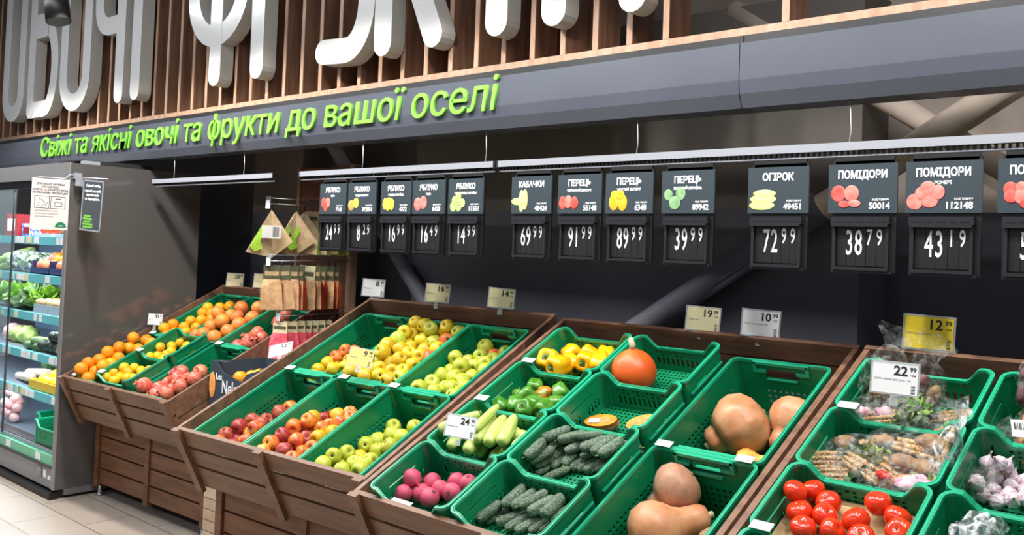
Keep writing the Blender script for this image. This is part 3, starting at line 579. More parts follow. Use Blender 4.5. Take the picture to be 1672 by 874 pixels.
# ---------------------------------------------------------------- produce
PACK = {
's1a|orange':[[0.052,0.459,0.045,0.0404,''],[0.074,0.524,-0.01,0.0411,''],[0.185,0.496,-0.01,0.0438,''],[0.055,0.403,-0.005,0.0427,''],[0.064,0.342,0.039,0.0404,''],[0.155,0.413,-0.01,0.042,''],[0.054,0.265,0.045,0.0423,''],[0.095,0.296,-0.013,0.0407,''],[0.055,0.194,0.025,0.0435,''],[0.053,0.123,0.045,0.0405,''],[0.123,0.223,-0.01,0.0418,''],[0.165,0.157,0.015,0.0424,''],[0.231,0.195,-0.008,0.042,''],[0.099,0.124,-0.016,0.0428,''],[0.086,0.055,0.045,0.0435,''],[0.057,0.057,-0.025,0.0445,''],[0.137,0.053,-0.015,0.0413,''],[0.12,0.054,-0.185,0.0417,''],[0.275,0.194,-0.185,0.0417,''],[0.074,0.364,-0.185,0.0417,''],[0.226,0.466,-0.185,0.0417,'']],
's1b|orange':[[0.227,1.11,-0.045,0.0412,''],[0.143,1.081,-0.045,0.0385,''],[0.052,1.043,-0.034,0.0401,''],[0.083,0.974,-0.038,0.0399,''],[0.17,0.991,-0.045,0.0409,''],[0.262,0.925,-0.045,0.0398,''],[0.186,0.891,-0.045,0.0415,''],[0.081,0.869,-0.045,0.0378,''],[0.052,0.753,-0.013,0.0404,''],[0.125,0.786,-0.046,0.039,''],[0.253,0.801,-0.045,0.0377,''],[0.056,0.68,-0.002,0.0389,''],[0.228,0.731,-0.045,0.0388,''],[0.098,0.717,-0.057,0.04,''],[0.114,0.651,-0.037,0.0388,''],[0.05,0.65,-0.067,0.0382,''],[0.225,0.698,-0.187,0.0388,''],[0.13,0.981,-0.187,0.0388,''],[0.073,0.677,-0.187,0.0388,''],[0.301,0.954,-0.187,0.0388,''],[0.079,0.841,-0.187,0.0388,''],[0.234,1.084,-0.187,0.0388,'']],
's1c|grapefruit':[[0.736,1.123,-0.021,0.0519,''],[0.464,1.059,-0.013,0.0516,''],[0.626,1.086,-0.015,0.0488,''],[0.462,0.882,0.042,0.0492,''],[0.479,0.951,-0.018,0.0487,''],[0.574,0.942,-0.014,0.0497,''],[0.724,0.957,-0.017,0.0518,''],[0.543,0.844,0.006,0.051,''],[0.705,0.862,-0.015,0.0512,''],[0.462,0.799,-0.015,0.0498,''],[0.709,0.766,-0.016,0.0509,''],[0.55,0.684,-0.003,0.0486,''],[0.461,0.676,-0.022,0.0486,''],[0.679,0.679,-0.012,0.0483,''],[0.722,1.104,-0.177,0.0495,''],[0.719,0.833,-0.177,0.0495,''],[0.553,0.972,-0.177,0.0495,''],[0.463,0.7,-0.177,0.0495,''],[0.637,0.674,-0.177,0.0495,'']],
's1d|lemon':[[0.444,0.163,0.035,0.032,''],[0.454,0.216,-0.001,0.0322,''],[0.617,0.225,0.0,0.0294,''],[0.554,0.207,-0.0,0.0304,''],[0.442,0.091,0.035,0.0296,''],[0.499,0.15,0.016,0.0316,''],[0.684,0.221,0.0,0.0307,''],[0.443,0.123,-0.004,0.0314,''],[0.641,0.161,0.005,0.0297,''],[0.443,0.043,0.035,0.031,''],[0.49,0.094,0.01,0.0291,''],[0.542,0.112,0.003,0.031,''],[0.599,0.123,-0.0,0.0315,''],[0.517,0.047,0.021,0.0304,''],[0.441,0.062,-0.015,0.0289,'']],
's1e|lemon':[[0.449,0.558,-0.009,0.0296,''],[0.561,0.54,-0.01,0.0291,''],[0.444,0.5,-0.004,0.0319,''],[0.442,0.429,0.033,0.0296,''],[0.657,0.508,-0.01,0.0307,''],[0.6,0.491,-0.012,0.0298,''],[0.487,0.461,-0.018,0.032,''],[0.625,0.44,-0.013,0.0295,''],[0.516,0.411,-0.008,0.031,''],[0.444,0.393,-0.012,0.0317,''],[0.441,0.341,0.01,0.0291,''],[0.636,0.387,-0.005,0.0293,''],[0.549,0.363,-0.012,0.0321,''],[0.498,0.342,-0.033,0.0298,''],[0.6,0.343,-0.032,0.031,'']],
's1f|pomegranate':[[1.021,0.335,-0.025,0.045,''],[0.873,0.292,-0.026,0.0491,''],[1.105,0.244,-0.007,0.0447,''],[0.937,0.218,-0.015,0.0488,''],[1.021,0.246,-0.03,0.0469,''],[0.858,0.197,-0.05,0.0459,''],[1.06,0.167,-0.02,0.0463,''],[0.86,0.06,0.024,0.0477,''],[0.89,0.118,-0.033,0.0482,''],[0.98,0.147,-0.047,0.0447,''],[1.041,0.082,-0.018,0.0457,''],[0.956,0.059,-0.028,0.0471,''],[1.103,0.193,-0.18,0.0466,''],[1.002,0.32,-0.18,0.0466,''],[0.902,0.129,-0.18,0.0466,'']],
's1g|pomegranate':[[0.858,1.128,-0.074,0.046,''],[0.876,1.046,-0.079,0.0433,''],[0.858,0.881,-0.077,0.046,''],[0.947,0.844,-0.085,0.0454,''],[0.855,0.797,-0.08,0.0432,''],[0.937,0.751,-0.072,0.0455,''],[0.859,0.712,-0.082,0.0471,'']],
'2a|apple':[[0.086,0.494,-0.16,0.0375,'P'],[0.095,0.423,-0.144,0.0398,'R'],[0.064,0.356,-0.154,0.0393,'R'],[0.052,0.293,-0.115,0.0401,'R'],[0.121,0.3,-0.125,0.0367,'R'],[0.05,0.218,-0.095,0.0378,'R'],[0.157,0.241,-0.107,0.0398,'P'],[0.048,0.142,-0.095,0.0364,'R'],[0.09,0.239,-0.151,0.0394,'P'],[0.05,0.181,-0.152,0.0378,'R'],[0.08,0.078,-0.095,0.0405,'O'],[0.144,0.177,-0.139,0.0385,'P'],[0.096,0.128,-0.144,0.0399,'R']],
'2b|apple':[[0.573,0.489,-0.118,0.0376,'P'],[0.509,0.465,-0.119,0.0376,'Y'],[0.447,0.481,-0.143,0.0354,'R'],[0.494,0.319,-0.055,0.036,'O'],[0.631,0.452,-0.106,0.0364,'P'],[0.454,0.373,-0.078,0.0345,'Y'],[0.45,0.419,-0.123,0.0377,'R'],[0.574,0.421,-0.118,0.035,'O'],[0.514,0.396,-0.135,0.037,'O'],[0.454,0.259,-0.055,0.0377,'O'],[0.448,0.358,-0.143,0.0363,'O'],[0.447,0.312,-0.095,0.0353,'O'],[0.54,0.337,-0.101,0.0345,'P'],[0.6,0.347,-0.121,0.0353,'Y'],[0.495,0.313,-0.136,0.0357,'P'],[0.448,0.272,-0.141,0.0358,'P'],[0.45,0.124,-0.055,0.0379,'O'],[0.578,0.285,-0.108,0.0354,'Y'],[0.517,0.258,-0.109,0.0361,'R'],[0.448,0.221,-0.109,0.0357,'P'],[0.455,0.189,-0.055,0.0351,'R'],[0.532,0.201,-0.077,0.0359,'P'],[0.449,0.156,-0.103,0.0365,'R'],[0.471,0.061,-0.055,0.0353,'P'],[0.496,0.184,-0.131,0.0373,'P'],[0.63,0.204,-0.106,0.0384,'P'],[0.565,0.188,-0.129,0.0365,'O'],[0.519,0.134,-0.088,0.0373,'R'],[0.45,0.137,-0.159,0.0383,'P'],[0.447,0.09,-0.109,0.0351,'P'],[0.582,0.122,-0.115,0.0364,'O'],[0.548,0.205,-0.19,0.0359,'O'],[0.478,0.449,-0.19,0.0359,'R'],[0.574,0.464,-0.19,0.0359,'P'],[0.627,0.118,-0.19,0.0359,'O'],[0.624,0.285,-0.19,0.0359,'Y']],
'2c|apple':[[0.856,0.492,-0.141,0.0359,'G'],[0.971,0.515,-0.14,0.0356,'G'],[0.901,0.436,-0.137,0.0369,'G'],[0.971,0.432,-0.134,0.0364,'G'],[0.85,0.392,-0.148,0.0381,'G'],[0.848,0.327,-0.124,0.0357,'G'],[0.976,0.354,-0.13,0.0374,'G'],[0.912,0.33,-0.152,0.039,'G'],[0.848,0.219,-0.096,0.0359,'G'],[0.862,0.265,-0.149,0.0373,'Y'],[0.848,0.153,-0.065,0.0364,'G'],[0.934,0.259,-0.15,0.0387,'G'],[0.849,0.089,-0.065,0.0366,'G'],[0.902,0.201,-0.13,0.0359,'G'],[0.849,0.161,-0.129,0.0373,'G'],[0.971,0.202,-0.119,0.0377,'G'],[0.913,0.126,-0.106,0.0364,'G'],[1.014,0.147,-0.1,0.0383,'G'],[0.854,0.048,-0.107,0.036,'G'],[0.851,0.1,-0.15,0.0393,'G'],[0.941,0.156,-0.161,0.038,'G'],[0.972,0.1,-0.13,0.0375,'G'],[0.976,0.32,-0.189,0.0369,'G'],[0.998,0.075,-0.189,0.0369,'G'],[0.991,0.469,-0.189,0.0369,'G'],[0.998,0.207,-0.189,0.0369,'G']],
'2d|apple':[[0.048,1.009,-0.133,0.0358,'P'],[0.049,0.953,-0.095,0.0368,'P'],[0.048,0.886,-0.095,0.0359,'W'],[0.049,0.92,-0.153,0.0367,'P'],[0.047,0.818,-0.095,0.0351,'Y'],[0.113,0.913,-0.128,0.0368,'Y'],[0.067,0.855,-0.143,0.0343,'Y'],[0.048,0.751,-0.095,0.0361,'Y'],[0.144,0.852,-0.125,0.0357,'Y'],[0.108,0.798,-0.111,0.0349,'Y'],[0.048,0.791,-0.149,0.0363,'Y'],[0.079,0.692,-0.095,0.0364,'Y']],
'2e|apple':[[0.452,1.148,0.0,0.0398,'Y'],[0.523,1.138,0.0,0.0401,'Y'],[0.678,1.149,0.0,0.0387,'Y'],[0.591,1.111,0.0,0.0395,'G'],[0.487,1.15,-0.061,0.0375,'Y'],[0.452,1.103,-0.042,0.0402,'Y'],[0.449,1.057,0.0,0.0375,'Y'],[0.625,1.147,-0.052,0.041,'Y'],[0.747,1.147,-0.03,0.0415,'G'],[0.464,0.992,-0.005,0.0416,'G'],[0.451,1.042,-0.066,0.0387,'Y'],[0.698,1.098,-0.051,0.0413,'O'],[0.551,1.069,-0.049,0.0405,'Y'],[0.628,1.072,-0.054,0.0399,'G'],[0.452,0.922,0.0,0.0395,'Y'],[0.512,1.008,-0.058,0.0377,'Y'],[0.484,0.857,0.0,0.0405,'Y'],[0.516,0.941,-0.033,0.0405,'Y'],[0.71,1.008,-0.05,0.0401,'Y'],[0.632,0.996,-0.056,0.0396,'Y'],[0.452,0.924,-0.071,0.0399,'Y'],[0.588,0.926,-0.045,0.0411,'Y'],[0.663,0.927,-0.046,0.04,'Y'],[0.737,0.923,-0.046,0.039,'P'],[0.45,0.852,-0.059,0.0379,'Y'],[0.595,0.852,-0.028,0.0381,'Y'],[0.527,0.852,-0.06,0.0411,'Y'],[0.679,0.855,-0.052,0.0386,'Y'],[0.532,0.766,-0.037,0.038,'Y'],[0.468,0.783,-0.063,0.0376,'Y'],[0.453,0.658,0.0,0.0406,'Y'],[0.603,0.781,-0.054,0.0381,'Y'],[0.679,0.784,-0.048,0.0374,'Y'],[0.451,0.716,-0.047,0.0388,'Y'],[0.582,0.714,-0.039,0.0379,'Y'],[0.517,0.682,-0.035,0.0408,'Y'],[0.726,0.728,-0.039,0.04,'G'],[0.655,0.703,-0.051,0.0413,'Y'],[0.501,1.108,-0.187,0.0388,'Y'],[0.534,0.812,-0.187,0.0388,'Y'],[0.697,0.735,-0.187,0.0388,'Y'],[0.695,0.907,-0.187,0.0388,'Y'],[0.678,1.131,-0.187,0.0388,'O'],[0.459,0.961,-0.187,0.0388,'Y'],[0.552,0.652,-0.187,0.0388,'Y'],[0.603,1.009,-0.187,0.0388,'Y']],
'2f|apple':[[0.905,1.147,-0.095,0.0412,'G'],[1.034,1.141,-0.111,0.0374,'G'],[0.967,1.126,-0.126,0.0374,'P'],[0.925,1.075,-0.1,0.0381,'G'],[0.85,0.984,-0.065,0.0376,'G'],[1.015,1.07,-0.115,0.0412,'G'],[0.867,1.039,-0.119,0.038,'G'],[1.02,1.0,-0.092,0.0385,'G'],[0.941,1.005,-0.119,0.041,'G'],[0.914,0.944,-0.08,0.0413,'G'],[0.849,0.932,-0.112,0.0372,'G'],[1.068,0.945,-0.089,0.0389,'G'],[0.85,0.864,-0.095,0.038,'G'],[0.987,0.925,-0.122,0.0378,'G'],[0.919,0.874,-0.104,0.0392,'G'],[0.989,0.857,-0.101,0.0376,'G'],[0.852,0.791,-0.091,0.0399,'G'],[0.914,0.807,-0.125,0.0379,'G'],[0.978,0.786,-0.101,0.039,'G'],[0.853,0.707,-0.067,0.0408,'G'],[1.05,0.798,-0.096,0.0415,'G'],[0.908,0.741,-0.1,0.0377,'G'],[1.05,0.724,-0.094,0.0376,'G'],[1.041,1.074,-0.187,0.0388,'G'],[1.029,0.764,-0.187,0.0388,'G'],[0.882,1.138,-0.187,0.0388,'G'],[0.871,0.9,-0.187,0.0388,'G'],[0.964,0.951,-0.187,0.0388,'G'],[0.87,0.701,-0.187,0.0388,'G'],[0.963,0.811,-0.187,0.0388,'G'],[1.092,0.928,-0.187,0.0388,'G']],
'3d|yellow_bell_pepper':[[0.078,1.126,-0.034,0.0472,''],[0.167,1.131,-0.031,0.0466,''],[0.256,1.128,-0.036,0.0494,''],[0.064,0.995,0.006,0.0519,''],[0.217,1.051,-0.014,0.0465,''],[0.303,1.033,0.0,0.047,''],[0.128,1.05,-0.036,0.0488,''],[0.15,0.954,0.017,0.0496,'']],
'3c|green_bell_pepper':[[0.095,0.839,-0.025,0.0398,''],[0.23,0.841,-0.031,0.0384,'B'],[0.163,0.814,-0.036,0.0373,'O'],[0.05,0.786,-0.046,0.0381,'L'],[0.113,0.764,-0.017,0.0415,''],[0.178,0.731,-0.025,0.0392,''],[0.253,0.773,-0.04,0.0378,''],[0.119,0.687,-0.014,0.0391,''],[0.051,0.669,-0.02,0.0385,''],[0.188,0.661,-0.002,0.04,''],[0.247,0.704,-0.019,0.0394,'']],
'3a|beetroot':[[0.047,0.157,-0.005,0.0352,''],[0.24,0.245,-0.046,0.0332,''],[0.081,0.212,-0.054,0.0349,''],[0.177,0.246,-0.054,0.0347,''],[0.143,0.191,-0.055,0.034,''],[0.05,0.099,-0.029,0.0329,''],[0.207,0.188,-0.05,0.0347,''],[0.086,0.145,-0.054,0.0351,''],[0.15,0.127,-0.044,0.036,'']],
'4a|tomato':[[0.073,0.548,0.005,0.0339,''],[0.046,0.497,0.033,0.0339,''],[0.128,0.519,-0.002,0.0355,''],[0.256,0.545,0.01,0.0365,''],[0.076,0.448,0.005,0.0373,''],[0.143,0.457,0.007,0.0341,''],[0.314,0.516,0.0,0.0356,''],[0.222,0.472,0.0,0.0374,''],[0.111,0.389,0.008,0.0356,''],[0.182,0.407,0.007,0.0338,''],[0.343,0.455,0.009,0.037,''],[0.258,0.412,0.0,0.0365,'']],
'4d|garlic_bulb':[[0.484,0.818,0.001,0.0222,''],[0.444,0.844,-0.025,0.0221,''],[0.491,0.848,-0.026,0.022,''],[0.444,0.855,-0.067,0.0219,''],[0.497,0.856,-0.065,0.0234,''],[0.469,0.824,-0.054,0.0235,''],[0.536,0.845,-0.065,0.0233,''],[0.446,0.741,-0.016,0.0235,''],[0.508,0.815,-0.067,0.0221,''],[0.545,0.804,-0.064,0.0218,''],[0.472,0.785,-0.067,0.0218,''],[0.453,0.749,-0.06,0.0236,''],[0.513,0.774,-0.065,0.0239,''],[0.555,0.764,-0.06,0.0231,''],[0.532,0.732,-0.048,0.0215,''],[0.494,0.736,-0.064,0.023,'']],
'3f|cucumber':[[0.454,0.529,0.021,0.63,0.78,0.082,0.0205],[0.587,0.555,0.022,0.93,0.38,0.081,0.0151],[0.515,0.542,0.008,0.79,0.62,0.078,0.0195],[0.459,0.535,-0.013,0.55,0.84,0.08,0.0169],[0.62,0.534,0.006,0.64,0.77,0.078,0.0206],[0.711,0.513,0.022,0.28,0.96,0.077,0.0214],[0.539,0.534,-0.018,0.49,0.87,0.08,0.0167],[0.744,0.563,0.002,1.0,0.01,0.079,0.0189],[0.669,0.525,0.015,0.21,0.98,0.076,0.023],[0.435,0.424,0.022,0.04,1.0,0.077,0.022],[0.764,0.536,-0.021,0.55,0.84,0.081,0.0145],[0.696,0.534,-0.014,-0.33,0.94,0.083,0.0117],[0.6,0.538,-0.035,0.58,0.81,0.082,0.0131],[0.444,0.439,-0.013,0.4,0.92,0.08,0.0201],[0.449,0.483,-0.044,0.33,0.95,0.133,0.0192],[0.441,0.529,-0.072,0.4,0.92,0.08,0.0164],[0.519,0.514,-0.053,-0.02,1.0,0.086,0.0202],[0.482,0.498,-0.071,0.3,0.95,0.079,0.018],[0.589,0.515,-0.069,0.35,0.94,0.08,0.0167],[0.555,0.515,-0.069,0.23,0.97,0.08,0.0193],[0.672,0.524,-0.066,0.57,0.82,0.079,0.0185],[0.625,0.514,-0.069,0.44,0.9,0.078,0.0198],[0.44,0.454,-0.072,0.26,0.96,0.08,0.0163],[0.707,0.506,-0.063,0.33,0.94,0.079,0.0183],[0.51,0.423,-0.067,0.58,0.81,0.081,0.0145]],
'3e|cucumber':[[0.481,0.226,-0.025,0.07,1.0,0.087,0.0197],[0.519,0.232,-0.033,0.23,0.97,0.079,0.0189],[0.567,0.232,-0.022,0.43,0.9,0.084,0.0188],[0.603,0.228,-0.037,0.41,0.91,0.077,0.0223],[0.652,0.228,-0.024,0.03,1.0,0.076,0.0234],[0.437,0.14,-0.036,0.21,0.98,0.078,0.0195],[0.685,0.235,-0.052,0.43,0.9,0.08,0.0167],[0.446,0.167,-0.07,0.44,0.9,0.079,0.0181],[0.503,0.17,-0.068,0.62,0.78,0.082,0.0203],[0.543,0.162,-0.07,0.45,0.89,0.079,0.0183],[0.582,0.165,-0.07,0.43,0.9,0.079,0.0176],[0.657,0.202,-0.076,0.43,0.9,0.083,0.012],[0.623,0.184,-0.073,0.37,0.93,0.081,0.015]],
'3b|zucchini':[[0.146,0.498,0.055,-0.1,1.0,0.139,0.0181],[0.07,0.429,0.07,0.59,0.81,0.137,0.0217],[0.073,0.551,-0.031,0.97,0.24,0.076,0.0262],[0.178,0.538,-0.027,0.98,0.18,0.097,0.0274],[0.28,0.515,-0.017,1.0,0.09,0.09,0.027],[0.14,0.484,0.016,-0.3,0.95,0.135,0.0245],[0.198,0.481,0.018,-0.33,0.94,0.133,0.0278],[0.255,0.489,0.027,-0.38,0.92,0.134,0.0264],[0.048,0.427,0.009,-0.27,0.96,0.137,0.0222],[0.35,0.497,0.008,0.18,0.98,0.137,0.0221],[0.111,0.451,-0.014,-0.25,0.97,0.134,0.0272],[0.102,0.5,-0.067,-0.34,0.94,0.137,0.0215],[0.193,0.497,-0.068,-0.06,1.0,0.138,0.0207],[0.269,0.5,-0.05,0.1,0.99,0.141,0.0147]]}
def dimple(z0, depth, w): return [(w * k, z0 - depth * (1 - k) ** 2) for k in (.0, .35, .7, 1)]
def apple_proto():
    t = empty('apple'); bm = bmesh.new()
    prof = [(0, -.74), (.10, -.77), (.22, -.87), (.36, -.93), (.56, -.88), (.78, -.66), (.94, -.32), (1.0, .05), (.97, .38), (.84, .68), (.62, .86), (.42, .90), (.25, .78), (.10, .66), (0, .58)]
    lathe(bm, prof, 20, f=lambda a, k, r, z: (r * (1 + .03 * math.cos(5 * a) * (1 if z < 0 else .4)), z)); obj('flesh', bm, 'apple_yellow', t, smooth=True)
    bm = bmesh.new(); tube(bm, [(0, 0, .56), (.02, 0, .8), (.09, .02, 1.06)], [.035, .03, .045], 6); obj('stalk', bm, 'stem', t)
    bm = bmesh.new(); lathe(bm, [(0, -.73), (.13, -.77), (.18, -.84), (.05, -.80), (0, -.80)], 7); obj('calyx', bm, 'calyx', t)
    return proto(t)
def citrus_proto(name, m, nip=0, sq=.96):
    bm = bmesh.new(); pr = []
    for k in range(15):
        a = PI * k / 14; r, z = math.sin(a), -math.cos(a) * sq
        if k in (0, 14): r = 0
        if nip: z *= 1 + nip * abs(math.cos(a)) ** 6
        elif k >= 13: z -= .05
        pr.append((r, z))
    lathe(bm, pr, 22); return obj(name, bm, m, smooth=True)
def pomegranate_proto():
    t = empty('pomegranate'); bm = bmesh.new()
    pr = [(0, -.9), (.3, -.88), (.7, -.68), (.96, -.2), (1, .15), (.88, .55), (.58, .84), (.32, .95), (.25, 1.0)]
    lathe(bm, pr, 20, f=lambda a, k, r, z: (r * (1 + .03 * math.cos(6 * a)), z)); obj('rind', bm, 'pomegranate', t, smooth=True)
    bm = bmesh.new(); lathe(bm, [(.25, .98), (.22, 1.1), (.34, 1.3), (.28, 1.28), (.17, 1.1), (.12, 1.0), (0, .98)], 12, f=lambda a, k, r, z: (r, z - (.14 if k in (2, 3) and math.cos(6 * a) < 0 else 0))); obj('crown', bm, 'pomegranate', t)
    return proto(t)
def pepper_proto():
    t = empty('yellow_bell_pepper'); bm = bmesh.new()
    pr = [(0, -.95), (.25, -1.02), (.55, -1.0), (.8, -.8), (.92, -.4), (1, .1), (1, .5), (.86, .82), (.6, .95), (.35, .86), (.15, .74), (0, .70)]
    lathe(bm, pr, 28, f=lambda a, k, r, z: (r * (1 - .15 * abs(math.cos(2 * a)) ** 3), z - (.1 * (1 - abs(math.cos(2 * a))) if z < -.7 else 0))); obj('flesh', bm, 'pepper_yellow', t, smooth=True)
    bm = bmesh.new(); tube(bm, [(0, 0, .68), (.02, 0, .9), (.1, .05, 1.2)], [.16, .09, .11], 8); lathe(bm, [(0, .74), (.3, .84), (.34, .87), (.2, .8), (0, .8)], 8); obj('stalk', bm, 'stem_green', t)
    return proto(t)
def tomato_proto():
    t = empty('tomato'); bm = bmesh.new()
    pr = [(0, -.76), (.3, -.8), (.65, -.66), (.92, -.3), (1, .05), (.93, .42), (.7, .7), (.42, .8), (.2, .76), (.07, .69), (0, .66)]
    lathe(bm, pr, 26, f=lambda a, k, r, z: (r * (1 + .018 * math.cos(5 * a + 1)), z)); obj('flesh', bm, 'tomato', t, smooth=True)
    bm = bmesh.new(); lathe(bm, [(0, .665), (.09, .70), (.05, .72), (0, .70)], 7); obj('stalk_scar', bm, 'stem', t)
    return proto(t)
def garlic_proto():
    t = empty('garlic_bulb'); bm = bmesh.new()
    pr = [(0, -.8), (.3, -.84), (.7, -.66), (.98, -.2), (.94, .2), (.66, .55), (.34, .82), (.2, 1.0), (.15, 1.2)]
    lathe(bm, pr, 32, f=lambda a, k, r, z: (r * (.86 + .16 * abs(math.sin(4.5 * a))) if k < 6 else r, z)); obj('cloves', bm, 'garlic', t, smooth=True)
    bm = bmesh.new(); tube(bm, [(0, 0, 1.15), (.03, 0, 1.45), (.12, .03, 1.7)], [.15, .12, .1], 8); obj('neck', bm, 'stem_pale', t)
    bm = bmesh.new(); lathe(bm, [(0, -.78), (.2, -.86), (.16, -.95), (0, -.92)], 9); obj('root_plate', bm, 'potato', t)
    return proto(t)
def beet_proto():
    t = empty('beetroot'); bm = bmesh.new()
    pr = [(0, -1.1), (.12, -1.02), (.4, -.86), (.8, -.55), (1, -.05), (.97, .35), (.75, .7), (.4, .9), (.2, .96), (0, .97)]
    lathe(bm, pr, 20, f=lambda a, k, r, z: (r * (1 + .04 * math.cos(3 * a + k * .3)), z)); obj('root', bm, 'beetroot', t, smooth=True)
    bm = bmesh.new(); tube(bm, [(0, 0, -1.05), (.05, 0, -1.35), (.22, .1, -1.6)], [.09, .05, .02], 6); obj('tail', bm, 'beetroot', t)
    bm = bmesh.new()
    for k in range(5): tube(bm, [(.1 * math.cos(k * 1.3), .1 * math.sin(k * 1.3), .92), (.16 * math.cos(k * 1.3), .16 * math.sin(k * 1.3), 1.12)], .05, 5)
    obj('leaf_stub', bm, 'beet_dark', t); return proto(t)
def long_proto(name, m, kind):
    """unit-length along X: body between x=-.5 and .5 for hl=1; scaled per copy"""
    t = empty(name); bm = bmesh.new(); R = Matrix.Rotation(PI / 2, 4, 'Y')
    if kind == 'cucumber':
        pr = [(0, -.5), (.5, -.485), (.82, -.42), (.97, -.3), (1, -.1), (1, .15), (.94, .32), (.78, .43), (.45, .49), (0, .5)]
        fn = lambda a, k, r, z: (r * (1 + .05 * math.cos(5 * a)), z)
    else:
        pr = [(0, -.5), (.45, -.495), (.8, -.46), (.98, -.36), (1, -.2), (.96, .05), (.86, .25), (.72, .4), (.5, .48), (0, .5)]
        fn = lambda a, k, r, z: (r * (1 + .03 * math.cos(6 * a)), z)
    bend = lambda p: Vector((p.z, p.x * .5, p.y * .5 - .10 * (1 - 4 * p.z * p.z) * (1 if kind == 'cucumber' else .3)))
    lathe(bm, pr, 18, T=bend, f=fn); obj('skin', bm, m, t, smooth=True)
    bm = bmesh.new()
    if kind == 'cucumber': tube(bm, [(.49, 0, 0), (.55, .02, .05), (.6, .1, .12)], [.07, .05, .04], 6); obj('stalk', bm, 'stem_green', t)
    else: tube(bm, [(.48, 0, 0), (.54, 0, 0)], [.2, .24], 6); obj('stalk', bm, 'stem_green', t)
    return proto(t)
P_ = {'apple': apple_proto(), 'orange': citrus_proto('orange', 'orange'), 'lemon': citrus_proto('lemon', 'lemon', .1, 1.02), 'grapefruit': citrus_proto('grapefruit', 'grapefruit', 0, .92), 'pomegranate': pomegranate_proto(),
      'yellow_bell_pepper': pepper_proto(), 'tomato': tomato_proto(), 'garlic_bulb': garlic_proto(), 'beetroot': beet_proto(), 'cucumber': long_proto('cucumber', 'cucumber', 'cucumber'), 'zucchini': long_proto('zucchini', 'zucchini', 'zucchini')}
gp = dup(P_['yellow_bell_pepper'], (0, 0, 0)); gp.name = 'green_bell_pepper'
for ch in kids(gp):
    if ch.name.startswith('flesh'): ch.data = variant(ch.data, 'pepper_green')
P_['green_bell_pepper'] = proto(gp)
FRUIT_M = {'R': 'apple_red', 'P': 'apple_pink', 'O': 'apple_orange', 'Y': 'apple_yellow', 'G': 'apple_green', 'W': 'apple_pink'}
WORD = {'R': 'dark red', 'P': 'pink-red', 'O': 'orange-yellow', 'Y': 'yellow', 'G': 'yellow-green', 'W': 'pink', '': ''}
PLACE = {'s1a': ('orange', 'the front crate against the fridge panel'), 's1b': ('pale orange', 'the back crate against the fridge panel'), 's1c': ('grapefruit', 'the grapefruit crate'),
         's1d': ('small lemon', 'the front lemon crate'), 's1e': ('small lemon', 'the lemon crate next to the grapefruit'), 's1f': ('pomegranate', 'the front crate beside the carton'), 's1g': ('pomegranate', 'the back crate beside the pink pouches'),
         '2a': ('apple', 'the front crate beside the carton'), '2b': ('apple', 'the front middle crate'), '2c': ('apple', 'the front crate beside the beetroot'), '2d': ('apple', 'the half-empty back crate by the kraft pouches'),
         '2e': ('apple', 'the heaped back middle crate'), '2f': ('apple', 'the back crate beside the peppers'), '3d': ('yellow bell pepper', 'the pepper crate at the back'), '3c': ('green bell pepper', 'the crate before the yellow peppers'),
         '3a': ('beetroot', 'the beetroot crate'), '4a': ('tomato', 'the tomato crate'), '4d': ('garlic bulb', 'the garlic crate'), '3f': ('cucumber', 'the heaped rear cucumber crate'), '3e': ('cucumber', 'the front cucumber crate'), '3b': ('pale zucchini', 'the zucchini crate')}
def fruit_rot(rnd, kind):
    if kind in ('apple',): return Euler((rnd.choice((-2.2, .9, .5, 1.2)) + rnd.gauss(0, .5), rnd.gauss(0, .5), rnd.gauss(.7, .8)))
    if kind == 'tomato': return Euler((rnd.gauss(.1, .3), rnd.gauss(0, .3), rnd.uniform(0, 6.28)))
    if kind == 'pomegranate': return Euler((rnd.uniform(.2, 1.3), rnd.gauss(0, .4), rnd.gauss(.2, .6)))
    if kind in ('garlic_bulb', 'beetroot'): return Euler((rnd.uniform(-1.2, 1.2), rnd.uniform(-1.2, 1.2), rnd.uniform(0, 6.28)))
    if 'pepper' in kind: return Euler((rnd.choice((1.3, 1.5, .6, 1.9)), rnd.gauss(0, .5), rnd.gauss(.5, .6)))
    return Euler((rnd.uniform(0, 6.28), rnd.uniform(0, 3.14), rnd.uniform(0, 6.28)))
first = set()
def place(kind, loc, rot, scale):
    src = P_[kind]
    if kind not in first:
        first.add(kind); src.location = loc; src.rotation_euler = rot; src.scale = scale if not isinstance(scale, (int, float)) else (scale,) * 3; return src
    return dup(src, loc, rot, scale)
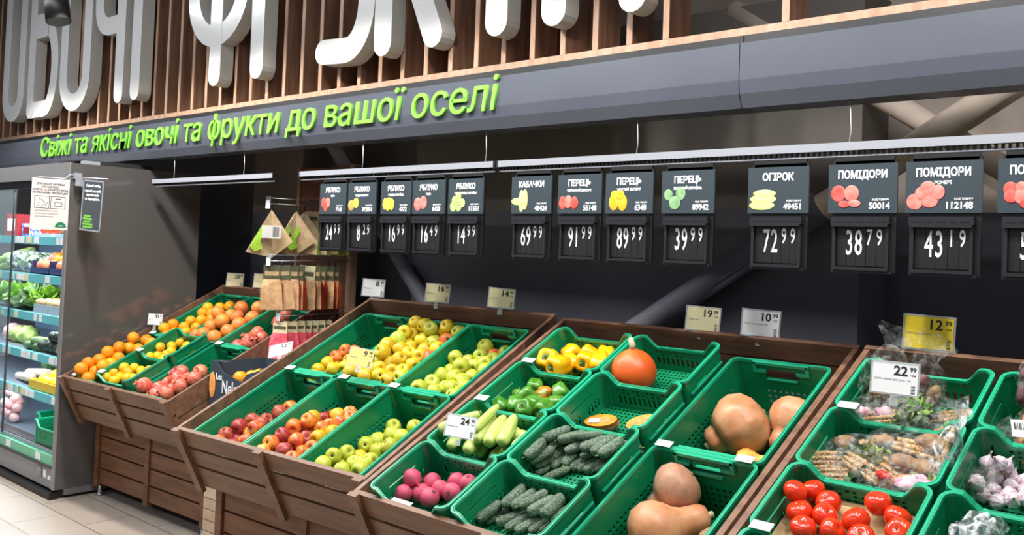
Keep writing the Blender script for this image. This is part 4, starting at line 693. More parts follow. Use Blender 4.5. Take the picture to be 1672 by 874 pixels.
for key, items in PACK.items():
    cr, kind = key.split('|'); s = 1 if cr[0] == 's' else int(cr[0]); rnd = random.Random(key); noun, where = PLACE[cr]
    long_ = kind in ('cucumber', 'zucchini'); made = []
    for it in items:
        p = at(s, *it[:3])
        if long_:
            ax, ay, L, r = it[3:7]; ang = math.atan2(ay, ax); az = 0
            R = SM[s].to_3x3() @ Matrix.Rotation(ang, 3, 'Z') @ Matrix.Rotation(rnd.uniform(0, 6.28) if kind == 'zucchini' else rnd.gauss(0, .6), 3, 'X')
            flip = rnd.random() < .5 and kind == 'cucumber'
            if flip: R = R @ Matrix.Rotation(PI, 3, 'Z')
            o = place(kind, p, R.to_euler(), (L + 1.5 * r, 2 * r, 2 * r)); v = ''
        else:
            r, v = it[3], it[4]
            rot = (SM[s].to_3x3() @ fruit_rot(rnd, kind).to_matrix()).to_euler()
            o = place(kind, p, rot, r)
            if kind == 'apple':
                if o is P_['apple']: APPLE0 = (o, v)
                for q in RECENT.get(o.name, []):
                    if q.name.startswith('flesh'): q.data = variant(q.data, FRUIT_M[v])
            if kind == 'green_bell_pepper' and v:
                for q in RECENT.get(o.name, []):
                    if q.name.startswith('flesh'): q.data = variant(q.data, {'O': 'pepper_blush', 'B': 'pepper_green', 'L': 'pepper_pale'}[v])
        if cr == 's1b': o.data = variant(o.data, 'orange_pale')
        made.append((o, it, v))
    group = noun + ' heap in ' + where
    used_l = set(); vs = sorted(set(v for _, _, v in made)); cnt = {v: sum(1 for m in made if m[2] == v) for v in vs}
    def say(m, lb):
        if not m[0].get('label') and lb not in used_l: used_l.add(lb); m[0]['label'] = lb
    adj = lambda v: ({'O': 'orange-blushed ', 'B': 'big glossy ', 'L': 'pale '} .get(v, '') if kind == 'green_bell_pepper' else WORD.get(v, '') + (' ' if WORD.get(v, '') else ''))
    for m in made: m[0]['category'] = kind.replace('_', ' '); m[0]['group'] = group
    for m in made:
        if cnt[m[2]] == 1 and m[2]: say(m, 'only ' + adj(m[2]) + noun + ' in ' + where)
    rest = [m for m in made if not m[0].get('label')]
    say(max(rest, key=lambda m: m[1][2]), 'topmost ' + noun + ' in ' + where)
    rest = [m for m in made if not m[0].get('label')]
    if len(rest) > 3:
        say(max(rest, key=lambda m: m[1][1]), noun + ' nearest the back wall of ' + where); rest = [m for m in made if not m[0].get('label')]
        say(min(rest, key=lambda m: m[1][1]), noun + ' nearest the front edge of ' + where); rest = [m for m in made if not m[0].get('label')]
        say(min(rest, key=lambda m: m[1][0]), noun + ' by the fridge-side wall of ' + where); rest = [m for m in made if not m[0].get('label')]
        say(max(rest, key=lambda m: m[1][0]), noun + ' by the far side wall of ' + where)
    for m in made:
        if not m[0].get('label'):
            m[0]['label'] = (adj(m[2]) + noun + ' amid the heap in ' + where).strip(); m[0]['group'] = (adj(m[2]) + group)
for c, _ in KID['apple']:
    if c.name == 'flesh': c.data = variant(c.data, FRUIT_M[APPLE0[1]])
# the red pumpkin
def unit_rot(s, e): return (SM[s].to_3x3() @ Euler(e).to_matrix()).to_euler()
t = empty('red_pumpkin', at(3, .485, 1.01, -.088 + .086), unit_rot(3, (-.25, .1, .3)), 'round red-orange pumpkin with a dry pale stalk, alone in its crate', 'pumpkin')
bm = bmesh.new(); lathe(bm, [(0, -.076), (.03, -.084), (.062, -.07), (.084, -.034), (.092, .0), (.086, .032), (.07, .058), (.047, .077), (.026, .088), (.014, .094), (0, .095)], 32, f=lambda a, k, r, z: (r * (1 + .015 * math.cos(9 * a)), z)); obj('rind', bm, 'hokkaido', t, smooth=True)
bm = bmesh.new(); tube(bm, [(0, 0, .088), (.002, 0, .11), (-.008, .004, .138)], [.014, .013, .010], 9); obj('stalk', bm, 'stem_pale', t)
# cut pumpkin: a half and a wedge under film
def cut_pumpkin(loc, rot, L, W, H, label):
    t = empty('cut_pumpkin', loc, rot, label, 'pumpkin', 'cut pumpkin in the shallow crate'); bm = bmesh.new()
    n = 20; top = [(L * math.cos(2 * PI * k / n), W * math.sin(2 * PI * k / n)) for k in range(n)]
    rings = [[bm.verts.new((x * q, y * q, z)) for x, y in top] for q, z in ((1, 0), (.97, -H * .4), (.8, -H * .8), (.4, -H))]
    for A, B in zip(rings, rings[1:]):
        for i in range(n): bm.faces.new((A[i], A[(i + 1) % n], B[(i + 1) % n], B[i]))
    bm.faces.new(rings[-1]); obj('rind', bm, 'pumpkin_rind', t, smooth=False)
    bm = bmesh.new(); bm.faces.new([bm.verts.new((x * .96, y * .96, .002)) for x, y in top]); obj('flesh', bm, 'pumpkin_flesh', t)
    bm = bmesh.new(); bm.faces.new([bm.verts.new((x * .5 - L * .08, y * .42, .003)) for x, y in top]); obj('seed_hollow', bm, 'seeds', t)
    bm = bmesh.new()
    blob(bm, (0, 0, -H * .45), (L * 1.04, W * 1.06, H * .62), n=20, m=12, wob=.02, seed=3); obj('film', bm, 'film', t, smooth=True)
    return t
t = cut_pumpkin(at(3, .50, .73, -.046), unit_rot(3, (.12, -.1, .12)), .075, .036, .042, 'halved orange pumpkin cut face up with a white sticker, wrapped in film')
obj('sticker', box((-.05, -.018, .005), (.0, .008, .0065)), 'paper', t)
cut_pumpkin(at(3, .675, .765, -.046), unit_rot(3, (.5, -.1, .4)), .075, .032, .04, 'pale orange wedge of pumpkin wrapped in crinkled film, beside the halved one')
# squashes
def squash(loc, dr, sc, label, m='squash', ribs=.02, film=False, neck=1.0):
    rot = (SM[3].to_3x3() @ Vector(dr)).to_track_quat('Z', 'Y').to_euler(); t = empty('squash', loc, rot, label, 'squash', 'squashes in the deep crates'); t.scale = (sc,) * 3; bm = bmesh.new()
    pr = [(0, -.62), (.2, -.66), (.5, -.58), (.78, -.38), (.92, -.05), (.9, .25), (.74, .55), (.55, .8), (.46, 1.05 * neck), (.44, 1.35 * neck), (.42, 1.6 * neck), (.32, 1.78 * neck), (.12, 1.84 * neck), (0, 1.84 * neck)]
    lathe(bm, pr, 30, f=lambda a, k, r, z: (r * (1 + ribs * math.cos(8 * a)), z)); obj('rind', bm, m, t, smooth=True)
    bm = bmesh.new(); tube(bm, [(0, 0, 1.8 * neck), (.02, 0, 2.0 * neck)], [.12, .1], 8); obj('stalk', bm, 'stem_pale', t)
    bm = bmesh.new(); lathe(bm, [(0, -.62), (.1, -.66), (.06, -.7), (0, -.69)], 8); obj('blossom_scar', bm, 'potato', t)
    if film:
        bm = bmesh.new(); lathe(bm, [(r * 1.03 + .01, z * 1.01) for r, z in pr], 24, f=lambda a, k, r, z: (r * (1 + .02 * math.sin(7 * a + k)), z)); obj('film', bm, 'film_shiny', t, smooth=True)
    return t
squash(at(3, .975, .945, -.115), (-.108, -.10, -.05), .124, 'large tan squash with deep ribs, its neck towards the front of the back crate', ribs=.035, neck=.66)
squash(at(3, 1.132, 1.03, -.12), (-.02, -.14, -.05), .098, 'tan squash leaning on the wooden divider, behind the yellow one', ribs=.015, neck=.8)
squash(at(3, 1.03, .815, -.185), (1, .25, .1), .056, 'low yellow squash lying across the front of the back crate', 'squash_yellow', .03, neck=.9)
squash(at(3, .955, .515, -.08), (-.09, -.10, -.075), .088, 'bell-shaped squash wrapped in shiny film, behind the big butternut', film=True, neck=.75)
squash(at(3, .953, .325, -.125), (.11, .15, -.02), .108, 'big tan butternut squash lying across the middle of the front crate', ribs=.008, neck=.98)
squash(at(3, 1.155, .36, -.15), (.0, .9, .25), .065, 'pale speckled squash wedged against the divider in the front crate', 'potato', .01)
squash(at(3, .875, .185, -.17), (.6, -.4, 0), .060, 'ribbed tan squash half hidden at the front corner of the squash crate', ribs=.04, neck=.8)
# cardboard sheet under the tomatoes
t = empty('cardboard_sheet', at(4, .197, .4455, HS + .052), unit_rot(4, (0, 0, 0)), 'pale cardboard sheet with small holes lying under the tomatoes', 'cardboard')
obj('sheet', box((-.185, -.138, 0), (.185, .138, .004)), 'cardboard', t)
bm = bmesh.new()
for x, y in ((-.02, .03), (.075, .0), (.12, -.08), (-.12, .08), (.0, -.08)): tube(bm, [(x, y, .0035), (x, y, .0045)], [.008, .008], 10)
obj('punched_hole', bm, 'black', t)

# ---------------------------------------------------------------- rails and price boards
def rail(x0, x1, wires, label):
    t = empty('sign_rail', (x0, .9, 2.09), None, label, 'rail', 'white rails that carry the price boards'); L = x1 - x0
    obj('profile', box((0, -.016, .008), (L, .016, .036)), 'rail_white', t, bev=.005)
    bm = bmesh.new(); n = int(L / .02)
    for i in range(n): bx(bm, (i * .02, -.006, -.006), (i * .02 + .008, .006, .008))
    obj('comb_strip', bm, 'black', t); bm = bmesh.new(); tube(bm, [(0, 0, -.01), (L, 0, -.01)], .0045, 8); obj('hang_rod', bm, 'rail_white', t)
    for e in (-.012, L): obj('end_cap', box((e, -.017, .006), (e + .012, .017, .037)), 'black', t)
    for wx in wires:
        bm = bmesh.new(); tube(bm, [(wx - x0, 0, .036), (wx - x0 + .003, 0, .06), (wx - x0 + .006, 0, .075), (wx - x0, 0, .182)], .0018, 6); obj('hang_wire', bm, 'wire', t)
    return t
rail(-3.52, -2.07, (-3.25, -2.40), 'short white rail with no price boards, in front of the fridge side panel')
rail(-1.80, -.305, (-1.265, -.37), 'white rail carrying the five apple price boards')
rail(-.275, 2.6, (.468, 1.333, 2.3), 'long white rail carrying the vegetable price boards')
for i, (n_, c_) in enumerate((('fruit_red', (226, 76, 66)), ('fruit_orange', (238, 150, 70)), ('fruit_yellow', (226, 198, 60)), ('fruit_green', (168, 190, 116)), ('fruit_pink', (234, 116, 104)), ('fruit_pale', (206, 214, 130)), ('fruit_pepper', (120, 160, 110)), ('fruit_gold', (244, 172, 30)))):
    mat(n_, rgb(*c_), .5, col2=rgb(*[min(255, q + 26) for q in c_]), scale=40)
BOARDS = [  # x, title, second line, code, price, picture (material, [(x, z, rx, rz)])
    (-1.605, 'ЯБЛУКО', 'ЧЕРВ', '7141', ('24', '99'), 'fruit_red', ((-.078, .036, .022, .028), (-.042, .036, .022, .028), (-.06, .016, .02, .03))),
    (-1.358, 'ЯБЛУКО', 'ГОЛДЕН ІМПОРТ', '372054', ('8', '29'), 'fruit_orange', ((-.085, .02, .026, .028), (-.045, .032, .024, .028))),
    (-1.088, 'ЯБЛУКО', 'ГОЛДЕН УКРАЇНА', '4372', ('16', '99'), 'fruit_yellow', ((-.08, .025, .02, .03), (-.05, .032, .022, .026), (-.028, .022, .018, .03), (-.055, .01, .02, .02))),
    (-.847, 'ЯБЛУКО', 'ГАЛА', '6420', ('16', '49'), 'fruit_pink', ((-.075, .022, .028, .033), (-.035, .03, .026, .032))),
    (-.593, 'ЯБЛУКО', 'СИМИРЕНКО УКРАЇНА', '51551', ('14', '99'), 'fruit_green', ((-.08, .008, .022, .024), (-.045, .008, .022, .024), (-.07, .036, .02, .022), (-.02, .024, .02, .022), (-.045, .054, .02, .022), (-.04, .03, .018, .02))),
    (-.188, 'КАБАЧКИ', '', '48424', ('69', '99'), 'fruit_pale', ((-.075, .028, .04, .017), (-.055, .03, .016, .05), (-.035, .036, .018, .046))),
    (.079, 'ПЕРЕЦЬ', 'ЧЕРВОНИЙ ІМПОРТ', '55148', ('91', '99'), 'fruit_red', ((-.088, .02, .02, .028), (-.058, .024, .022, .028), (-.025, .02, .022, .026))),
    (.330, 'ПЕРЕЦЬ', 'ЖОВТИЙ ІМПОРТ', '6348', ('89', '99'), 'fruit_gold', ((-.072, .02, .024, .034), (-.03, .018, .024, .034), (-.068, .048, .02, .02), (-.04, .05, .02, .02))),
    (.601, 'ПЕРЕЦЬ', 'ЗЕЛЕНИЙ УКРАЇНА', '89942', ('39', '99'), 'fruit_pepper', ((-.085, .046, .02, .022), (-.03, .05, .022, .026), (-.055, .014, .026, .026))),
    (.969, 'ОГІРОК', '', '49451', ('72', '99'), 'fruit_pale', ((-.06, .002, .05, .017), (-.055, .024, .052, .016), (-.05, .044, .045, .015))),
    (1.270, 'ПОМІДОРИ', '', '50014', ('38', '79'), 'fruit_red', ((-.08, .04, .026, .028), (-.035, .04, .026, .028), (-.06, .004, .02, .012), (-.025, .006, .022, .012))),
    (1.526, 'ПОМІДОРИ', 'РОЖЕВІ', '112148', ('43', '19'), 'fruit_pink', ((-.085, .01, .026, .026), (-.04, .016, .028, .026), (-.065, .036, .02, .022), (-.015, .04, .022, .024), (-.045, .054, .024, .022))),
    (1.799, 'ПОМІДОРИ', 'ЧЕРІ', '78120', ('54', '99'), 'fruit_red', ((-.08, .046, .02, .022), (-.05, .048, .018, .02), (-.078, .024, .02, .02), (-.05, .022, .02, .022), (-.035, .004, .02, .018)))]
def price_board(x, title, second, code, price, pm, pics):
    W, xc = .23, x + .115; t = empty('price_board', (xc, .9, 1.69), None, None, 'price board', 'hanging price boards')
    t['label'] = 'hanging price board reading ' + title + (' ' + second if second else '') + ' with code ' + code
    bm = bmesh.new(); bx(bm, (-W / 2 + .012, -.004, 0), (W / 2 - .004, .008, .372)); bx(bm, (-W / 2 + .02, -.004, .36), (W / 2 - .012, .008, .385)); obj('backing', bm, 'black', t)
    tp = obj('title_plate', box((-W / 2, -.012, .196), (W / 2, -.004, .361)), 'slate', t, bev=.0015)
    bm = bmesh.new()
    for lo, hi in (((-.095, -.022, .005), (.092, -.004, .016)), ((-.095, -.018, .016), (-.085, -.004, .15)), ((.082, -.018, .016), (.092, -.004, .15)), ((-.095, -.03, .150), (.092, -.004, .158)), ((-.099, -.026, .158), (.096, -.004, .184))): bx(bm, lo, hi)
    bx(bm, (-.1, -.012, -.004), (.1, -.002, .005)); dh = obj('digit_holder', bm, 'holder_black', t, bev=.001)
    bm = bmesh.new()
    for i in range(5): bx(bm, (-.085 + i * .036, -.0272, .166), (-.06 + i * .036, -.026, .170))
    obj('holder_slots', bm, 'black', dh)
    bm = bmesh.new()
    for i in range(5): bx(bm, (-.0835 + i * .0335, -.009, .02), (-.0515 + i * .0335, -.004, .15))
    obj('digit_cards', bm, 'black', dh)
    n = len(price[0])
    xs = (-.018, ) if n == 1 else (-.040, -.009)
    for d, px in zip(price[0], xs): text('price_digit', d, .118, (px, -.0095, .093), 'ink_white', dh, bold=.0008, sx=.46)
    for d, px in zip(price[1], (.027, .060)): text('price_digit', d, .075, (px, -.0095, .113), 'ink_white', dh, bold=.0006, sx=.55)
    text('title', title, .036, (.0, -.0125, .324), 'ink_white', tp, bold=.0013, sx=.86 if len(title) < 8 else .8)
    if second: text('subtitle', second, .0145, (.0, -.0125, .292), 'ink_white', tp, bold=.0005, sx=.9)
    text('code', code, .030, (.058 if len(code) < 6 else .048, -.0125, .219), 'ink_white', tp, bold=.0010, sx=.92)
    text('code_heading', 'КОД ТОВАРУ', .0085, (.062, -.0125, .240), 'ink_white', tp, bold=.0002)
    for mi, (px, pz, rx, rz) in enumerate(pics):
        bm = bmesh.new(); blob(bm, (px, -.0125 - .0004 * mi, .21 + pz * 1.0 + .012), (rx, .0012, rz), n=14, m=8)
        obj('printed_fruit', bm, pm if mi % 2 == 0 or pm not in ('fruit_red', 'fruit_orange') else {'fruit_red': 'fruit_pink', 'fruit_orange': 'fruit_yellow'}[pm], tp)
    for hx in (-.075, .075):
        bm = bmesh.new(); tube(bm, [(hx, 0, .382), (hx + .004, 0, .388), (hx, 0, .394), (hx, -.004, .402)], .0016, 6); obj('wire_hook', bm, 'wire', t)
for b_ in BOARDS: price_board(*b_)

# ---------------------------------------------------------------- price tags in clear holders
def price_tag(loc, rz, big, small, m, label, tilt=0, W=.148, Ht=.105, lines='Яблуко, ваг.', rx=-.12, clip=.06, sc=.88):
    t = empty('price_tag', loc, (rx, tilt, rz), label, 'price tag', 'price tags in clear plastic holders'); t.scale = (sc,) * 3
    bm = bmesh.new(); w2, h2 = W / 2 + .006, Ht / 2 + .006
    bx(bm, (-w2, .0012, -h2), (w2, .0022, h2))
    for lo, hi in (((-w2, -.003, -h2), (w2, .003, -h2 + .006)), ((-w2, -.003, h2 - .006), (w2, .003, h2)), ((-w2, -.003, -h2), (-w2 + .005, .003, h2)), ((w2 - .005, -.003, -h2), (w2, .003, h2))): bx(bm, lo, hi)
    obj('holder', bm, 'acrylic', t)
    cd = obj('card', box((-W / 2, -.0008, -Ht / 2), (W / 2, .0008, Ht / 2)), m, t)
    text('price', big, .046, (.018 if len(big) > 1 else .026, -.0012, .026), 'ink', cd, bold=.0012, extrude=.0003)
    text('cents', small, .021, (.058, -.0012, .035), 'ink', cd, bold=.0006, extrude=.0003)
    text('unit', 'грн', .011, (.058, -.0012, .016), 'ink', cd, extrude=.0003)
    text('product_line', lines, .009, (-.068, -.0012, -.004), 'ink_gray', cd, align='LEFT', extrude=.0003)
    bm = bmesh.new(); y = -.048
    for k in range(9): bx(bm, (.054, -.0011, y), (.067, -.0008, y + .0014 + .0012 * (k % 3 == 0))); y += .0036
    obj('barcode', bm, 'ink', cd)
    bm = bmesh.new(); tube(bm, [(0, .001, -h2), (0, .001, -h2 - .018)], .012, 10); bx(bm, (-.014, -.008, -h2 - clip * .6), (.014, -.005, -h2 - .01)); bx(bm, (-.014, .006, -h2 - clip * .6), (.014, .009, -h2 - .01)); obj('clip', bm, 'acrylic', t)
    return t
price_tag((-3.52, 1.56, 1.437), .5, '38', '99', 'paper_cream', 'cream price tag 38 at the back corner of the citrus stand by the fridge', tilt=.02)
price_tag((-3.16, 1.56, 1.448), .5, '32', '99', 'paper_cream', 'cream price tag 32 on the back rail behind the grapefruit', tilt=.02)
price_tag((-2.93, 1.58, 1.44), .5, '29', '99', 'poster_pink', 'pinkish price tag half hidden behind the hanging kraft bags', tilt=.02)
price_tag((-1.57, 1.262, 1.482), .5, '8', '29', 'paper', 'white price tag 8 at the back corner of the apple stand', tilt=.03)
price_tag((-1.035, 1.262, 1.482), .5, '16', '99', 'paper_cream', 'cream price tag 16 behind the heap of yellow apples', tilt=.04)
price_tag((-.57, 1.262, 1.482), .5, '14', '99', 'paper_cream', 'cream price tag 14 behind the green apples', tilt=.05)
price_tag((.635, 1.168, 1.470), .45, '19', '99', 'paper_cream', 'cream price tag 19 behind the red pumpkin', tilt=.05, lines='Гарбуз, ваг.')
price_tag((.89, 1.168, 1.472), .45, '10', '99', 'paper', 'white price tag 10 behind the deep squash crate', tilt=.05, lines='Гарбуз мускатний, ваг.', sc=.93)
price_tag((1.56, 1.036, 1.497), .35, '12', '99', 'paper_lemon', 'bright yellow price tag 12.99 behind the bagged vegetables', tilt=.04, lines='Овочі для борщу, 1 кг', sc=1.0)
price_tag((-.878, .63, 1.192), .6, '9', '99', 'paper_yellow', 'orange-yellow price tag 9 clipped between the yellow apple crates', tilt=.13, rx=-.3, sc=.76)
price_tag((.19, .24, 1.073), .6, '24', '99', 'paper', 'white price tag 24 clipped before the pale zucchini', tilt=.12, rx=-.25, lines='Кабачки, ваг.', sc=.72)
price_tag((1.60, .62, 1.384), .3, '22', '99', 'paper', 'white price tag 22.99 leaning in front of the bagged soup vegetables', tilt=.04, lines='Суміш овочів для супу, 1 кг', sc=.84)
price_tag((-3.575, .985, 1.160), .55, '33', '99', 'paper', 'white price tag 33 standing on the citrus stand wall by the fridge', tilt=.02, rx=-.1, clip=.09, sc=.7)
price_tag((-1.93, .9, 1.113), .7, '32', '99', 'paper', 'white price tag 32 leaning back below the pink pouches', tilt=-.25, rx=-.9, clip=.05, sc=.86)
# small white shelf cards on the crate rims
def rim_card(s, u, v, h, label, L=.06, rot=0):
    o = obj('rim_card', box((-L / 2, -.016, 0), (L / 2, .016, .0018)), 'paper'); M = SM[s] @ Matrix.Translation((u, v, h + .001)) @ Matrix.Rotation(rot, 4, 'Z'); o.matrix_world = M
    tag(o, label, 'shelf card', 'small white cards on the crate rims')
for a_ in ((1, .03, .03, .012, 'small white card on the front corner of the orange crate'), (1, .44, .03, .088, 'small white card on the front rim of the lemon crate'), (1, .445, .297, .088, 'small white card between the two small lemon crates'),
           (1, .05, .598, .008, 'small white card between the two orange crates'), (1, .46, .6, .012, 'small white card on the rim before the grapefruit'), (1, .86, .6, .008, 'small white card between the two pomegranate crates'),
           (2, .05, .6, .008, 'small white card between the half-empty crate and the dark red apples'), (2, .47, .6, .008, 'small white card on the rim before the yellow apple heap'), (2, .82, .6, .008, 'small white card beside the yellow apple heap, before the green apples'),
           (3, .05, .893, .066, 'small white card between the yellow and green peppers'), (3, .04, .596, .066, 'small white card between the green peppers and the zucchini'), (3, .87, .602, .008, 'small white card on the near corner of the ribbed squash crate'),
           (3, 1.17, .602, .008, 'small white card below the yellow squash'), (3, .15, .008, .02, 'small white card on the front edge before the beetroot', .1), (4, .045, .30, .066, 'small white card on the rim before the tomatoes'), (4, .05, .893, .066, 'small white card on the rim beside the 22.99 tag')): rim_card(*a_)

# ---------------------------------------------------------------- two notices on the fridge
t = empty('notice', (-3.655, .39, 1.92), (0, 0, PI / 2 + .0), 'pale notice with two outlined pictures sticking out from the fridge front', 'notice')
# local x runs out of the fridge front (towards -y when turned), face towards +x world
MX = lambda x, y, z: (x, y, z)
ns = obj('sheet', box((-.235, -.001, -.165), (0, .001, .165)), 'poster_pink', t)
for i, (s_, sz) in enumerate((('ДЛЯ ВАШОЇ БЕЗПЕКИ', .0165), ('НАГАДУЄМО:', .0165), ('МИЙТЕ ТА ШПАРТЕ ПЕРЕД', .0165), ('ВЖИВАННЯМ ПРОДУКЦІЮ', .0165))): text('notice_line', s_, sz, (-.118, -.0016, .128 - .019 * i), 'ink', ns, bold=.0004)
for i, s_ in enumerate(('ДОТРИМУЙТЕСЬ ГІГІЄНИ', 'МИЙТЕ ОВОЧІ ТА ФРУКТИ', 'ПРОТОЧНОЮ ВОДОЮ')): text('notice_line', s_, .011, (-.21, -.0016, -.045 - .019 * i), 'ink_gray', ns, align='LEFT')
bm = bmesh.new()
def frame_bars(bm, x0, x1, z0, z1, th=.003):
    for lo, hi in (((x0, z0), (x1, z0 + th)), ((x0, z1 - th), (x1, z1)), ((x0, z0), (x0 + th, z1)), ((x1 - th, z0), (x1, z1))): bx(bm, (lo[0], -.0018, lo[1]), (hi[0], -.001, hi[1]))
frame_bars(bm, -.215, -.122, -.03, .05); frame_bars(bm, -.115, -.022, -.03, .05); frame_bars(bm, -.09, -.042, -.014, .014); obj('picture_outline', bm, 'ink', ns)
bm = bmesh.new(); tube(bm, [(-.185, -.0016, .04), (-.188, -.0016, .0), (-.2, -.0016, -.014), (-.165, -.0016, -.016), (-.15, -.0016, .01), (-.175, -.0016, .03)], .0015, 5); tube(bm, [(-.15, -.0016, -.014), (-.135, -.0016, .004), (-.13, -.0016, .015)], .0015, 5); tube(bm, [(-.085, -.0016, .032), (-.07, -.0016, .036), (-.05, -.0016, .034)], .002, 5); obj('picture_drawing', bm, 'ink', ns)
bm = bmesh.new(); n = 14; A = [bm.verts.new((-.045 + .036 * math.cos(PI * k / n), -.0018, -.15 + .036 * math.sin(PI * k / n))) for k in range(n + 1)]; bm.faces.new(A); obj('green_mark', bm, 'logo_green', ns)
text('mark_lettering', 'еко', .014, (-.045, -.0024, -.139), 'ink_white', ns, bold=.0003)
bm = bmesh.new(); tube(bm, [(.03, .0, .20), (.0, 0, .2), (-.03, 0, .17), (-.2, 0, .168)], .005, 8); bx(bm, (.02, -.02, .175), (.07, .02, .215)); obj('hanging_arm', bm, 'rail_white', t)
t.rotation_euler = (0, 0, PI / 2)     # sheet spans y .155...39, facing the aisle side
t.location = (-3.655, .39, 1.92)
t = empty('notice', (-3.565, .44, 1.925), (0, .06, .2), 'framed dark notice with a green emblem hung on the fridge side panel', 'notice')
ns = obj('sheet', box((0, -.001, -.16), (.2, .001, .16)), 'slate', t)
bm = bmesh.new(); frame_bars(bm, -.006, .206, -.166, .166, .011); obj('frame', bm, 'rail_white', t)
for i, s_ in enumerate(('Свіжий вибір,', 'гарний настрій,', 'легкий смак', 'та бадьорість.')): text('notice_line', s_, .0225, (.1, -.0016, .128 - .026 * i - (.008 if i else 0)), 'ink_white', ns, bold=.0005)
bm = bmesh.new()
for k, (a, b) in enumerate(((.03, .10), (.02, .115), (.03, .1), (.02, .125), (.025, .125))): bx(bm, (a, -.0018, -.075 - .018 * k), (b, -.001, -.062 - .018 * k))
obj('green_emblem', bm, 'lime', ns)
bm = bmesh.new(); tube(bm, [(-.01, 0, .175), (.24, 0, .18)], .005, 8); bx(bm, (-.065, -.02, .12), (-.012, .02, .18)); obj('hanging_arm', bm, 'rail_white', t)

# ---------------------------------------------------------------- track spot in view
t = empty('track_spotlight', (-3.52, .2, 3.16), None, 'black track spotlight hanging in front of the big white letters', 'lamp')
d = Vector((.25, .05, -1)).normalized(); p = Vector((0, 0, 0)); bm = bmesh.new()
tube(bm, [p - d * .09, p + d * .09], .075, 18); obj('lamp_head', bm, 'black', t); bm = bmesh.new(); tube(bm, [p + d * .0902, p + d * .092], .06, 18); obj('lens', bm, 'dark_metal', t)
bm = bmesh.new(); tube(bm, [p - d * .05, p + Vector((-.05, 0, .12)), p + Vector((-.05, 0, .6))], .018, 8); obj('bracket', bm, 'black', t)
bm = bmesh.new(); bx(bm, (-.3, -.02, .55), (.5, .02, .58)); obj('track', bm, 'black', t)

# ---------------------------------------------------------------- wooden partition with pouch hooks
t = empty('wood_partition', (-2.83, 1.6, 0), None, 'brown wooden partition carrying the hooks of hanging pouches', 'partition')
obj('panel', box((.03, 0, 0), (.58, .04, 2.24)), 'wood_panel', t)
obj('edge_post', box((.58, -.01, 0), (.62, .045, 2.25)), 'wood_edge', t); obj('edge_post', box((0, -.01, 0), (.03, .045, 2.25)), 'wood_edge', t)
HX = -2.25
def hook(z, y0, label):
    t = empty('display_hook', (HX, y0, z), None, label, 'hook', 'long steel hooks of the pouch display'); L = 1.6 - y0; bm = bmesh.new()
    for dx in (-.02, .02): tube(bm, [(dx, 0, .0), (dx, L, .012)], .003, 6)
    tube(bm, [(0, 0, .035), (0, L, .045)], .003, 6); obj('wire_arm', bm, 'zinc', t)
    obj('tag_plate', box((-.022, -.004, -.028), (.022, -.001, .02)), 'paper', t); obj('tag_tip', box((-.024, -.001, .018), (.024, .002, .045)), 'acrylic', t)
hook(1.955, .985, 'top steel hook carrying the beige and lime pouches'); hook(1.61, 1.005, 'middle steel hook carrying the kraft and red pouches'); hook(1.275, 1.09, 'lowest steel hook carrying the pink pouches')
# top row: three-cornered kraft pouches with a lime net window
def tri_pouch(loc, rz, sc, label, card=True):
    t = empty('net_pouch', loc, (0, 0, rz), label, 'pouch', 'beige and lime pouches on the top hook'); t.scale = (sc,) * 3; bm = bmesh.new()
    F = [(0, -.035, .0), (-.14, -.06, -.26), (.135, -.03, -.19), (.0, .03, -.29), (-.02, .03, -.02)]
    V = [bm.verts.new(p) for p in F]
    for q in ((0, 1, 3), (0, 3, 2), (0, 2, 4), (0, 4, 1), (1, 4, 3), (2, 3, 4)): bm.faces.new([V[k] for k in q])
    bmesh.ops.subdivide_edges(bm, edges=bm.edges[:], cuts=3, use_grid_fill=True)
    obj('paper_body', bm, 'kraft_beige', t)
    bm = bmesh.new(); V = [bm.verts.new(p) for p in ((-.045, -.052, -.09), (-.03, -.052, -.13), (-.055, -.056, -.19), (-.04, -.05, -.235), (-.085, -.058, -.255), (-.115, -.066, -.225))]; bm.faces.new(V); obj('lime_net', bm, 'net_lime', t)
    if card:
        M = lambda p: Vector((p.x + .01, -.058 + p.x * .1, p.z - .135)); lc = obj('label_card', box((-.055, -.002, -.038), (.055, 0, .038), M), 'paper', t); obj('card_print', box((.005, -.003, -.03), (.045, -.002, .03), M), 'card_olive', lc)
    bm = bmesh.new(); tube(bm, [(0, -.02, -.02), (0, 0, .03), (0, .005, .045)], .004, 5); obj('hang_loop', bm, 'black', t)
for i, (y, rz, sc) in enumerate(((1.02, .75, 1.0), (1.19, .95, .95), (1.25, 1.05, .95))): tri_pouch((HX, y, 1.92), rz, sc, ('front beige pouch with a big label card and lime net, on the top hook', 'second beige paper pouch on the top hook, turned edge on', 'third beige paper pouch on the top hook, showing a lime strip')[i], i == 0)
